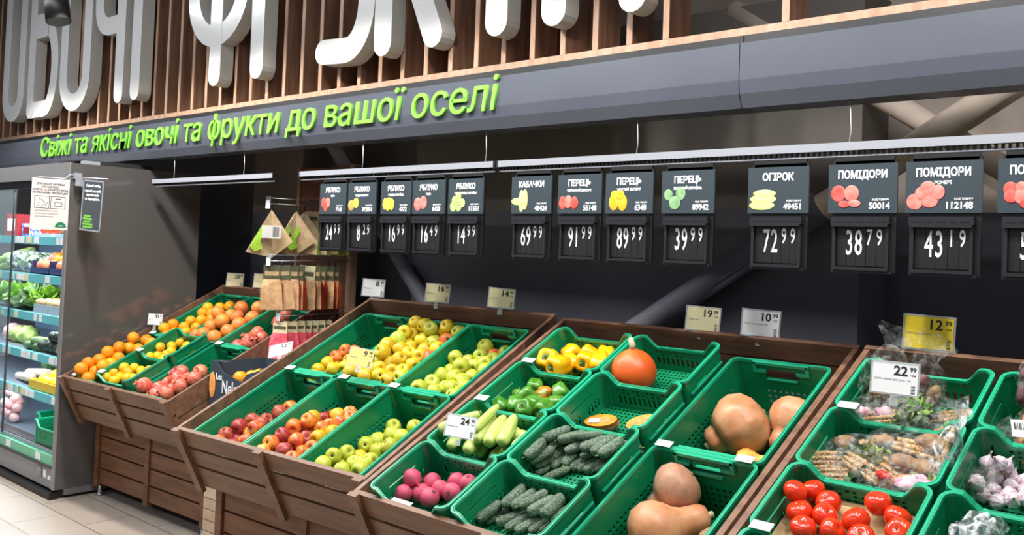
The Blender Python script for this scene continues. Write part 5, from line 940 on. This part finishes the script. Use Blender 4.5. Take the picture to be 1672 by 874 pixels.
def flat_pouch(name, loc, rz, w, h, d, mbody, mside, mcard, label, group, hc):
    t = empty(name, loc, (random.gauss(0, .05), random.gauss(0, .06), rz), label, 'pouch', group); bm = bmesh.new()
    pr = [(-.5, -h), (.5, -h), (.46, -h * .5), (.36, -hc), (-.36, -hc), (-.46, -h * .5)]
    A = [bm.verts.new((x * w, -d * (.5 if z < -hc - .01 else .08), z)) for x, z in pr]; B = [bm.verts.new((x * w, d * (.5 if z < -hc - .01 else .08), z)) for x, z in pr]
    bm.faces.new(A); bm.faces.new(B[::-1]); n = len(A)
    for i in range(n): f = bm.faces.new((A[i], A[(i + 1) % n], B[(i + 1) % n], B[i])); f.material_index = 1
    obj('bag_body', bm, [mbody, mside], t)
    hc_ = obj('header_card', box((-w * .36, -.004, -hc - .01), (w * .36, .004, .0)), mcard, t)
    obj('card_print', box((-w * .3, -.006, -hc * .75), (w * .3, -.004, -hc * .45)), 'card_olive' if mcard != 'card_olive' else 'kraft_beige', hc_)
    bm = bmesh.new(); tube(bm, [(0, 0, -.01), (0, 0, .02)], .004, 5); obj('hang_loop', bm, 'black', t)
    return t
order = ('fourth', 'fifth', 'sixth', 'seventh', 'eighth', 'ninth', 'tenth', 'eleventh')
for i in range(8): flat_pouch('net_pouch', (HX, 1.31 + .033 * i, 1.925), .35, .14, .27, .026, 'kraft_beige', 'net_lime', 'kraft_beige', order[i] + ' beige pouch counted along the top hook, behind the first price board', 'beige and lime pouches on the top hook', .07)
o2 = ('first', 'second', 'third', 'fourth', 'fifth', 'sixth', 'seventh', 'eighth', 'ninth')
for i, y in enumerate((1.03, 1.10, 1.17, 1.225, 1.29, 1.345, 1.40, 1.45, 1.5)): flat_pouch('kraft_pouch', (HX, y, 1.585), (.75, 1.0, .6, .1, .8, .2, .05, .3, .1)[i], .14, .27, (.045, .03, .05, .03, .045, .03, .04, .03, .03)[i], 'kraft', 'net_red', 'card_olive' if i != 4 else 'paper_cream', o2[i] + ' orange kraft pouch with a red side, counted from the front of the middle hook', 'kraft and red pouches on the middle hook', .085)
for i, y in enumerate((1.11, 1.18, 1.235, 1.29, 1.34, 1.39, 1.44)): flat_pouch('pink_pouch', (HX, y, 1.24), .5, .13, .25, .03, 'pouch_pink', 'pouch_pink', 'paper_cream', o2[i] + ' pink pouch with a printed header card, counted from the front of the lowest hook', 'pink pouches on the lowest hook', .06)

# ---------------------------------------------------------------- cartons of oranges between the stands
def carton(z, label, H=.25, words=True):
    t = empty('fruit_carton', (-2.27, .665, z), (0, 0, .02), label, 'carton', 'stacked fruit cartons'); L, D = .56, .36
    bm = bmesh.new()
    pr = [(0, 0), (L, 0), (L, H * .98), (L - .08, H), (L - .2, H * .86), (.32, H * .66), (.13, H * .80), (.07, H), (0, H * 1.04)]
    A = [bm.verts.new((x, 0, q)) for x, q in pr]; B = [bm.verts.new((x, .006, q)) for x, q in pr]; bm.faces.new(A); bm.faces.new(B[::-1])
    for i in range(len(A)): bm.faces.new((A[i], A[(i + 1) % len(A)], B[(i + 1) % len(A)], B[i]))
    fw = obj('front_wall', bm, 'carton_navy', t)
    for x in (0, L - .006): obj('end_wall', box((x, .006, 0), (x + .006, D, H)), 'carton_navy', t)
    bm = bmesh.new(); bx(bm, (0, D, 0), (L, D + .006, H)); bx(bm, (.1, D - .004, .02), (L - .1, D, H - .04), mi=1); obj('back_wall', bm, ['carton_navy', 'carton_inside'], t)
    obj('bottom', box((0, 0, 0), (L, D, .006)), 'carton_inside', t)
    bm = bmesh.new(); blob(bm, (.025, -.002, H * .48), (.032, .003, .075), n=16, m=10); obj('printed_fruit', bm, 'fruit_orange', fw)
    for x in (.06, L - .06): obj('corner_flap', box((x - .05, .02, H), (x + .05, .06, H + .006)), 'carton_navy', t)
    if words: text('lettering', 'Les', .052, (.092, -.002, H * .69), 'ink_white', fw, bold=.001, sx=.9), text('lettering', 'Nele', .105, (.20, -.002, H * .47), 'ink_white', fw, bold=.0015, sx=.75)
    return t
carton(.775, 'navy fruit carton lettered Les Nele with oranges inside, topmost of its stack', .25)
carton(.52, 'navy fruit carton standing under the lettered one', .25, False)
t = empty('slatted_box', (-2.238, .64, 0), (0, 0, .02), 'pale slatted wooden box under the navy cartons, seen between the stands', 'box')  # its pale wood carries the same painted light as the side slats
for k in range(8):
    obj('slat', box((0, 0, .02 + k * .062), (.56, .015, .02 + k * .062 + .056)), 'wood_lit', t, bev=.002)
for x_ in (.0, .53): obj('corner_post', box((x_, .015, 0), (x_ + .03, .4, .51)), 'wood_lit', t)
obj('lid', box((0, 0, .512), (.56, .42, .519)), 'wood_lit', t)
for i, (x, y) in enumerate(((.15, .1), (.24, .12), (.32, .1), (.42, .1), (.20, .2), (.30, .2), (.40, .21), (.5, .12))):
    q = place('orange', (-2.27 + x, .665 + y, .775 + .165 + .012 * (i % 3)), Euler((i, i * 2, 0)), .042); tag(q, 'orange lying in the navy carton between the stands' if i not in (3,) else 'orange nearest the far end of the navy carton', 'orange', 'oranges in the carton' if i != 3 else None)

# ---------------------------------------------------------------- chilled display case
FX0, FX1, FY = -6.3, -3.658, .394
t = empty('chilled_display_case', (FX1, FY, 0), None, 'tall grey chilled display case with lit shelves of packed produce', 'fridge')
F = lambda p: Vector((p.x - FX1, p.y - FY, p.z))
def fp(name, lo, hi, m, bev=0, par=None): return obj(name, box(lo, hi, F), m, par or t, bev=bev)
fp('side_panel', (-3.70, FY, .06), (FX1, 1.33, 2.2), 'fridge_gray', .004)
fp('side_edge', (-3.70, FY - .008, .06), (-3.655, FY, 2.2), 'fridge_front')
fp('back_panel', (FX0, 1.24, .06), (-3.69, 1.33, 2.2), 'fridge_inside'); fp('top_panel', (FX0, FY + .02, 2.14), (-3.69, 1.33, 2.2), 'fridge_front')
fp('header', (FX0, FY, 2.10), (-3.70, FY + .03, 2.205), 'fridge_front', .004); fp('header_band', (FX0, FY + .012, 2.045), (-3.70, FY + .03, 2.10), 'black')  # black band below the header
fp('top_rail', (FX0, FY + .1, 2.2), (FX1 - .02, FY + .2, 2.225), 'rail_white'); fp('top_box', (-4.1, FY + .1, 2.2), (-3.75, 1.0, 2.235), 'dark_metal')
fp('led_tube', (FX0, FY + .05, 2.10), (-3.72, FY + .075, 2.125), 'led')
fp('deck', (FX0, FY + .02, .26), (-3.69, 1.24, .295), 'steel_shelf'); fp('deck_grille', (FX0, FY + .03, .296), (-3.70, FY + .12, .30), 'fridge_dark')
fp('front_strip', (FX0, FY - .002, .205), (-3.70, FY + .02, .268), 'strip_green'); fp('bumper', (FX0, FY - .012, .19), (-3.70, FY + .01, .205), 'fridge_dark')
fp('front_panel', (FX0, FY, .06), (-3.70, FY + .03, .19), 'fridge_front'); fp('kick_plate', (FX0, FY + .03, 0), (-3.68, FY + .1, .06), 'black'); fp('floor_bumper', (FX0, FY - .03, .0), (-3.66, FY + .03, .045), 'black', .01)
fp('foot_rail', (-3.68, FY + .06, .02), (FX1 + .005, FY + .34, .06), 'zinc'); fp('socket_plate', (-3.93, FY - .006, .11), (-3.86, FY, .175), 'fridge_gray'); fp('socket_plate', (-3.83, FY - .006, .12), (-3.79, FY, .17), 'paper'); fp('rating_label', (-3.76, FY - .004, .115), (-3.72, FY, .14), 'paper')
SHELF = [1.70, 1.435, 1.165, .895, .635]
rnd = random.Random(5)
for z in SHELF:
    sh_ = fp('shelf', (FX0, FY + .06, z - .022), (-3.70, 1.2, z), 'steel_shelf')
    fp('price_rail', (FX0, FY + .035, z - .05), (-3.70, FY + .06, z + .006), 'strip_teal', par=sh_); x = -5.6
    x = -5.3
    while x < -3.8:
        wd = rnd.uniform(.04, .09); fp('price_slip', (x, FY + .032, z - .044), (x + wd, FY + .036, z), 'paper' if rnd.random() < .72 else 'paper_cream', par=sh_); x += wd + rnd.choice((.015, .05, .2, .3))
    fp('shelf_led', (FX0, FY + .07, z - .03), (-3.72, FY + .085, z - .022), 'led', par=sh_)
for x in (-5.0, -4.5, -3.98): fp('price_slip', (x, FY - .004, .214), (x + .08, FY - .002, .26), 'paper')
for x0, x1 in ((-5.55, -4.62),):
    d = fp('glass_door', (x0, FY + .008, .29), (x1, FY + .014, 2.04), 'glass')
    e = obj('door_edge', box((x1 - .01, FY + .006, .29), (x1, FY + .018, 2.04), F), 'dark_metal', t)
light('fridge_lamp', 'AREA', (-5.05, FY + .07, 2.08), (-5.05, FY + .35, 1.0), 38, (.82, .92, 1), shape='RECTANGLE', size=2.6, size_y=.05)
for z in SHELF: light('fridge_shelf_lamp', 'AREA', (-4.98, FY + .09, z - .034), (-4.98, FY + .22, z - .5), 8, (.82, .92, 1), shape='RECTANGLE', size=2.5, size_y=.03)
# goods: each its own thing
def good(name, bm, m, loc, label, cat, group=None, rot=None, smooth=True):
    o = obj(name, bm, m, smooth=smooth); o.location = loc
    if rot: o.rotation_euler = rot
    return tag(o, label, cat, group)
def blobs(spec):
    bm = bmesh.new()
    for c, r, w, sd in spec: blob(bm, c, r, n=14, m=9, wob=w, seed=sd)
    return bm
zt = SHELF[0]
for i in range(6):
    o = empty('water_bottle', (-4.92 + .11 * i, .82, zt), None, 'blue bottle in the back row on the top fridge shelf', 'bottle', 'blue bottles on the top fridge shelf'); bm = bmesh.new()
    lathe(bm, [(0, 0), (.04, .002), (.043, .02), (.043, .16), (.03, .21), (.016, .235), (.016, .25)], 12); obj('bottle_body', bm, 'bottle_blue', o, smooth=True); bm = bmesh.new(); tube(bm, [(0, 0, .25), (0, 0, .275)], .018, 10); obj('cap', bm, 'pack_blue', o)
def pack(x, y, z, w, d, h, m, m2, label, group=None, tilt=0):
    o = empty('food_pack', (x, y, z), (0, 0, tilt), label, 'pack', group); obj('pack_body', box((-w / 2, -d / 2, 0), (w / 2, d / 2, h)), m, o, bev=.006); obj('front_label', box((-w * .34, -d / 2 - .002, h * .25), (w * .3, -d / 2, h * .8)), m2, o); return o
pack(-4.98, .62, zt, .22, .2, .17, 'pack_red', 'paper', 'dark red box with a white label on the top fridge shelf')
pack(-4.78, .60, zt, .15, .1, .10, 'pack_blue', 'pack_white', 'blue patterned pack beside the dark red box'); pack(-4.64, .55, zt, .12, .1, .09, 'pack_blue', 'pack_red', 'small blue patterned pack beside the white tub', tilt=.2); pack(-4.55, .66, zt, .1, .1, .16, 'pack_white', 'pack_blue', 'white tub in front of the blue bottles')
o = empty('berry_tray', (-4.33, .6, zt), None, 'clear tray of small tomatoes half hidden by the pale notice', 'tray'); obj('tray', box((-.14, -.1, 0), (.14, .1, .03)), 'tray_clear', o, bev=.005)
for i in range(7): b = bmesh.new(); blob(b, (-.105 + .035 * i, -.05 + .03 * (i % 3), .05), .026); obj('tomato', b, 'tomato', o, smooth=True)
o = empty('berry_tray', (-4.0, .6, zt), None, 'clear tray of grey-green fruit on the top fridge shelf by the side panel', 'tray'); obj('tray', box((-.12, -.1, 0), (.12, .1, .03)), 'tray_clear', o, bev=.005)
for i in range(6): b = bmesh.new(); blob(b, (-.09 + .036 * i, -.05 + .03 * (i % 3), .05), .028); obj('fruit', b, 'avocado' if i % 2 else 'potato', o, smooth=True)
zt = SHELF[1]
def lettuce(i, loc, label, cat, group):
    o = empty('lettuce_bag', loc, None, label, cat, group); bm = bmesh.new(); leafy(bm, (0, 0, .07), .07, 60, .06, i); obj('leaves', bm, 'leaf_hazed', o)
    bm = bmesh.new(); blob(bm, (0, 0, .075), (.105, .095, .085), n=20, m=12, wob=.06, seed=i); obj('film_bag', bm, 'film_dense', o, smooth=True)
for i in range(4):
    b = bmesh.new(); tube(b, [(-.13, 0, 0), (-.1, 0, 0), (.1, 0, 0), (.13, 0, 0)], [.008, .026, .026, .01], 12); good('long_cucumber', b, 'leaf', (-5.15 + .03 * i, .56 + .05 * (i % 2), zt + .03 + .035 * i), 'pale wrapped cucumber on the second fridge shelf', 'cucumber', 'wrapped cucumbers on the second fridge shelf', (0, -.3, .5 + .1 * i))
for i in range(4): lettuce(i, (-4.98 + .13 * i, .60 + .04 * (i % 2), zt), 'bagged pale lettuce head on the second fridge shelf', 'lettuce', 'bagged lettuce on the second fridge shelf')
for k, x in enumerate((-4.36, -4.02)):
    o = empty('fruit_tray', (x, .66, zt), None, ('navy tray of orange and pink peaches beside the lettuce bags', 'navy tray of pink peaches by the fridge side panel')[k], 'tray'); bm = bmesh.new(); bx(bm, (-.16, -.16, 0), (.16, .16, .01)); bx(bm, (-.16, -.16, 0), (.16, -.15, .05)); bx(bm, (-.16, .15, 0), (.16, .16, .17)); bx(bm, (-.16, -.15, 0), (-.15, .15, .1)); bx(bm, (.15, -.15, 0), (.16, .15, .1)); obj('tray', bm, 'tray_navy', o)
    for i in range(9):
        b = bmesh.new(); blob(b, (0, 0, 0), .05); good('peach', b, 'peach' if i < 4 or k else 'orange', (x - .1 + .1 * (i % 3), .57 + .085 * (i // 3), zt + .06 + .05 * (i // 3)), ('orange-pink peach in the tray beside the lettuce bags', 'pink peach in the tray by the fridge side panel')[k], 'peach', ('peaches in the first tray', 'peaches in the second tray')[k])
zt = SHELF[2]
for i in range(6):
    b = bmesh.new(); leafy(b, (0, 0, .05), .10, 90, .085, i + 40, .9)
    good('salad_bunch', b, ('leaf_bright', 'leaf_hazed', 'leaf_bright', 'leaf_bright', 'leaf_hazed', 'leaf_bright')[i], (-5.15 + .13 * i, .60 + .04 * (i % 2), zt), ('leafy green bunch on the third fridge shelf', 'leafy green bunch on the third fridge shelf', 'leafy green bunch on the third fridge shelf', 'bright leafy bunch hanging over the third shelf edge', 'leafy green bunch on the third fridge shelf', 'bright leafy bunch next to the mushroom tray')[i], 'salad', 'salad bunches' if i not in (3, 5) else None, smooth=False)
for k, x in enumerate((-4.28, -4.02)):
    o = empty('mushroom_tray', (x, .58, zt), None, ('tray of tan mushrooms beside the leafy bunches', 'tray of tan mushrooms by the fridge side panel')[k], 'tray'); obj('tray', box((-.12, -.09, 0), (.12, .09, .06)), 'tray_clear', o, bev=.006)
    for i in range(12): b = bmesh.new(); blob(b, (-.09 + .06 * (i % 4), -.055 + .055 * (i // 4), .075), (.036, .034, .026)); obj('mushroom', b, 'mushroom', o, smooth=True)
o = pack(-3.86, .55, zt, .12, .12, .07, 'carrot', 'paper', 'orange pack at the end of the third fridge shelf')
zt = SHELF[3]
for i, m_ in enumerate(('pack_white', 'pack_red', 'pack_white')): good('veg_bag', blobs([((0, 0, .06), (.09, .07, .07), .12, i), ((.05, 0, .05), (.06, .06, .05), .1, i + 3)]), (m_, 'leaf', 'leaf')[i] if i else 'radish', (-5.1 + .15 * i, .62, zt), ('bag of red and white roots on the fourth fridge shelf', 'bag of greens on the fourth fridge shelf beside the roots', 'small bag of greens next to the leeks')[i], 'bag')
for i in range(5):
    b = bmesh.new(); tube(b, [(-.3, 0, 0), (-.2, 0, 0), (.0, 0, .0), (.22, 0, .0), (.3, 0, .0)], [.012, .022, .021, .024, .02], 10); good('leek', b, 'leek', (-4.42 + .03 * i, .58 + .045 * i, zt + .03 + .03 * (i % 2)), 'long pale green leek lying along the fourth fridge shelf', 'leek', 'leeks on the fourth fridge shelf', (0, -.03, .06 * i))
for i in range(3): b = bmesh.new(); tube(b, [(-.075, 0, 0), (-.06, 0, 0), (.06, 0, 0), (.078, 0, 0)], [.006, .028, .028, .008], 12); good('short_cucumber', b, 'leaf_dark', (-4.45 + .11 * i, .50 + .02 * (i % 2), zt + .03 + .03 * (i == 1)), 'short dark green cucumber before the leeks', 'cucumber', 'short cucumbers before the leeks', (0, 0, .3 * i))
for i, (x, z) in enumerate(((-4.22, .045), (-4.13, .05), (-4.04, .05), (-3.95, .05), (-4.08, .12), (-3.99, .125), (-3.87, .05))): b = bmesh.new(); lathe(b, [(0, -.05), (.03, -.043), (.043, -.01), (.036, .03), (.02, .055), (0, .062)], 14); good('avocado', b, 'avocado', (x, .52, zt + z), 'dark avocado piled on the fourth fridge shelf' if i != 4 else 'dark avocado on top of the avocado pile', 'avocado', 'avocados' if i != 4 else None, (1.3, .3 * i, i))
b = bmesh.new(); blob(b, (0, 0, 0), .05); good('yellow_melon', b, 'apple_yellow', (-3.84, .49, zt + .05), 'pale yellow-green round fruit at the end of the avocados', 'fruit')
zt = SHELF[4]
for i in range(5):
    b = bmesh.new(); leafy(b, (0, 0, .06), .11, 80, .07, i + 70, .9)
    good('herb_bunch', b, 'leaf_hazed', (-4.95 + .17 * i, .92, zt), 'pale green leafy bunch at the back of the lowest fridge shelf', 'herbs', 'herb bunches on the lowest fridge shelf', smooth=False)
for i in range(3): b = bmesh.new(); tube(b, [(-.22, 0, 0), (-.15, 0, 0), (.1, 0, .005), (.2, 0, .01)], [.006, .026, .034, .028], 12); good('daikon', b, 'daikon', (-4.66 + .06 * i, .55 + .07 * i, zt + .035 + .03 * (i == 1)), ('long pale daikon root nearest the shelf edge', 'long pale daikon root lying on the other two', 'long pale daikon root at the back of the three')[i], 'daikon', None, (0, -.05, .12 * i - .1))
b = bmesh.new(); tube(b, [(-.16, 0, 0), (.0, 0, .03), (.14, 0, .07)], [.02, .026, .02], 10); good('parsnip', b, 'parsnip', (-4.16, .72, zt + .10), 'tan parsnip leaning over the yellow lemons', 'parsnip')
pack(-4.72, .74, zt, .12, .05, .06, 'pack_white', 'pack_red', 'small white pack behind the daikon roots')
o = empty('lemon_tray', (-4.06, .62, zt), None, 'yellow tray holding the lemons on the lowest fridge shelf', 'tray'); bm = bmesh.new(); bx(bm, (-.25, -.17, 0), (.25, .17, .01)); bx(bm, (-.25, -.17, 0), (.25, -.16, .07)); bx(bm, (-.25, -.16, 0), (-.24, .17, .07)); bx(bm, (.24, -.16, 0), (.25, .17, .07)); obj('tray', bm, 'crate_yellow', o)
for i in range(14):
    q = dup(P_['lemon'], (-4.25 + .082 * (i % 5), .53 + .085 * (i // 5), zt + .06 + .03 * (i // 5)), Euler((i, i * 1.7, 0)), .041, 'yellow lemon in the yellow tray on the lowest fridge shelf', 'lemons in the fridge tray', 'lemon', m='yellow_lemon')
# deck: three empty green crates and a bag of radishes
for i, (x, y, rz) in enumerate(((-4.42, .90, .12), (-4.2, .70, .12), (-3.93, .58, .05))):
    o = dup(SHAL, (x, y, .301), Euler((0, 0, rz)), 1.0, ('rearmost empty green crate on the fridge deck', 'middle empty green crate on the fridge deck', 'empty green crate on the fridge deck against the side panel')[i], None, 'crate')
    if 'group' in o: del o['group']
for k_, (lo, lb) in enumerate((((-4.95, .58, .30), 'bag of pink and white radishes at the end of the fridge deck'), ((-4.74, .98, .30), 'bag of radishes behind the green crates on the fridge deck'))):
    o = empty('radish_bag', lo, None, lb, 'bag')
    for q in range(14): b = bmesh.new(); blob(b, (rnd.uniform(-.08, .08), rnd.uniform(-.05, .05), .035 + .018 * q * .8), (.036, .036, .034), wob=.05, seed=q); obj('radish', b, 'radish', o, smooth=True)
    b = bmesh.new(); blob(b, (0, 0, .15), (.125, .1, .15), n=20, m=12, wob=.05, seed=3); obj('film_bag', b, 'film', o, smooth=True)

# ---------------------------------------------------------------- bagged soup vegetables, film, garlic neighbours
def soup_bag(s, u, v, h, rot, sc, label, seed, content, group='bagged soup vegetables in the shallow crates', film='film', tip=True):
    """a clear bag: leaves and roots inside a crumpled film skin with a gathered end"""
    M = SM[s] @ Matrix.Translation((u, v, h)); t = empty('vegetable_bag', M.translation, (SM[s].to_3x3() @ Euler(rot).to_matrix()).to_euler(), label, 'bag', group); t.scale = (sc,) * 3; rnd = random.Random(seed)
    for k, c in enumerate(content):
        a = rnd.uniform(-.3, .3); x = rnd.uniform(-.035, .035); y = -.04 + .08 * k / max(1, len(content) - 1); z = rnd.uniform(-.008, .014); bm = bmesh.new()
        if c in ('parsnip', 'carrot'):
            p = lambda q: Vector((x + q * math.cos(a), y + q * math.sin(a), z))
            for j in range(4 if c == 'parsnip' else 1): tube(bm, [p(-.08) + Vector((0, .009 * j, .006 * (j % 2))), p(-.02) + Vector((0, .01 * j, .008 * (j % 2))), p(.07) + Vector((0, .012 * j, 0))], [.005, .009 if c == 'parsnip' else .016, .006 if c == 'parsnip' else .019], 8)
            obj(c, bm, c, t, smooth=True)
        elif c == 'chili': blob(bm, (x, y - .015, .028), (.02, .013, .012), wob=.1, seed=k); obj('red_pepper_piece', bm, 'chili', t, smooth=True)
        elif 'leaf' in c:
            leafy(bm, (x, y * .7, z - .012), .03, 34, .032, seed * 7 + k, .35); obj({'leaf': 'cabbage_leaf', 'leaf_dark': 'dark_leaf', 'leaf_bright': 'celery_leaf'}[c], bm, c, t)
        else:
            for j in range(3): blob(bm, (x + rnd.uniform(-.05, .05), y + rnd.uniform(-.012, .012), z + rnd.uniform(-.006, .008)), (rnd.uniform(.022, .04), rnd.uniform(.015, .026), rnd.uniform(.012, .022)), n=14, m=9, wob=.13, seed=seed * 7 + k * 3 + j)
            obj({'beet_dark': 'beet_piece', 'cabbage_pink': 'pink_cabbage', 'potato': 'potato'}[c], bm, c, t, smooth=True)
    bm = bmesh.new(); blob(bm, (0, 0, .002), (.115, .068, .042), n=26, m=16, wob=.07, seed=seed)
    if tip: lathe(bm, [(.02, 0), (.03, .03), (.05, .06), (.058, .075)], 14, T=lambda p: Vector((.10 + p.z, p.x, p.y * .4)), f=lambda a_, k_, r_, z_: (r_ * (1 + .25 * math.sin(5 * a_ + k_)), z_))
    obj('film_skin', bm, film, t, smooth=True); return t
c = ('leaf', 'carrot', 'parsnip', 'beet_dark')
hb = HS + .03
soup_bag(4, .085, .69, hb + .03, (.2, .1, .6), 1.0, 'clear bag of tan parsnips at the near corner behind the tomatoes', 1, ('parsnip', 'potato', 'parsnip', 'parsnip'))
soup_bag(4, .13, .765, hb + .055, (0, -.1, .1), 1.15, 'clear bag with dark green leaves on top, beside the crate wall', 2, ('leaf_dark', 'leaf', 'leaf_dark', 'leaf_bright', 'potato'))
soup_bag(4, .20, .715, hb + .02, (0, .1, -.1), .95, 'clear bag with brown beets under the dark leaves', 3, ('beet_dark', 'potato', 'leaf_dark', 'beet_dark'))
soup_bag(4, .21, .685, hb + .05, (.1, .1, -.25), 1.1, 'clear bag with striped parsnips and a bright red piece', 4, ('leaf_dark', 'parsnip', 'chili', 'parsnip', 'leaf'))
soup_bag(4, .315, .695, hb + .045, (.1, 0, .35), 1.05, 'clear bag with pink cabbage and pale leaves, nearest the garlic', 5, ('leaf', 'cabbage_pink', 'leaf_bright', 'carrot', 'leaf'))
soup_bag(4, .27, .80, hb + .065, (0, .1, -.2), 1.2, 'long clear bag of parsnips at the back of the crate', 6, ('potato', 'parsnip', 'potato'))
soup_bag(4, .365, .765, hb + .09, (0, -1.2, .2), .95, 'upright clear bag of parsnips standing against the garlic crate', 7, ('parsnip', 'parsnip'), film='film_dense')
soup_bag(4, .09, .99, hb + .05, (.3, -.2, .3), 1.0, 'clear bag with red roots under the 22.99 tag', 8, ('parsnip', 'cabbage_pink', 'leaf_dark'))
soup_bag(4, .105, 1.05, hb + .125, (1.2, -1.2, .2), 1.1, 'clear bag of dark roots standing up behind the 22.99 tag', 9, ('leaf_dark', 'potato', 'carrot', 'beet_dark', 'leaf_dark'))
soup_bag(4, .20, 1.085, hb + .095, (1.2, -1.2, .0), 1.1, 'brownish clear bag standing behind the 22.99 tag, before the yellow tag', 10, ('potato', 'beet_dark', 'leaf'), film='film')
soup_bag(4, .20, .965, hb + .06, (0, .1, -.1), 1.05, 'clear bag of green cabbage leaves at the front rim of the back crate', 11, ('leaf_dark', 'leaf', 'leaf_dark'))
soup_bag(4, .21, 1.02, hb + .09, (.1, .1, .2), .8, 'small clear bag of pale green leaves below the brownish bag', 12, ('leaf_bright', 'leaf'))
soup_bag(4, .315, .985, hb + .035, (0, 0, .3), .9, 'clear bag with carrot slices at the far corner of the back crate', 13, ('potato', 'carrot', 'leaf_bright', 'parsnip'))
soup_bag(4, .545, 1.0, hb + .05, (.1, -.5, 1.2), 1.1, 'clear bag of carrots and sticks behind the garlic', 14, ('carrot', 'parsnip', 'carrot'), group=None)
tq = soup_bag(4, .55, 1.10, hb + .15, (1.3, -1.3, .2), 1.1, 'dark clear bag standing up behind the carrot bag', 15, ('leaf_dark', 'potato', 'beet_dark'), group=None)
M = SM[4] @ Matrix.Translation((.52, .955, hb + .09)); o = obj('barcode_label', box((-.035, -.001, -.025), (.035, .001, .025)), 'paper'); o.location = M.translation; o.rotation_euler = (-.5, 0, .5); tag(o, 'white barcode label stuck on the carrot bag', 'label')
bm = bmesh.new(); x = -.028
for k in range(13): bx(bm, (x, -.0016, -.004), (x + .0016 + .0016 * (k % 3 == 0), -.001, .016)); x += .0044
obj('bars', bm, 'ink', o)
# loose clear film in the front corner crate
M = SM[4] @ Matrix.Translation((.52, .46, HS + .085)); t = empty('plastic_film', M.translation, (.2, .3, .4), 'crumpled clump of clear film standing in the crate before the garlic', 'film'); bm = bmesh.new()
lathe(bm, [(.02, -.07), (.045, -.03), (.035, .0), (.05, .04), (.045, .075), (.015, .10), (0, .1)], 18, f=lambda a, k, r, z: (r * (1 + .35 * math.sin(4 * a + k * 1.3)), z + .012 * math.sin(3 * a))); obj('clump', bm, 'film_dense', t, smooth=True)
bm = bmesh.new(); lathe(bm, [(.015, -.06), (.03, -.03), (.022, .01), (.026, .05), (0, .06)], 12, T=lambda p: Vector((p.x - .05, p.y, p.z)), f=lambda a, k, r, z: (r * (1 + .4 * math.sin(3 * a + k)), z)); obj('fold', bm, 'film_dense', t, smooth=True)
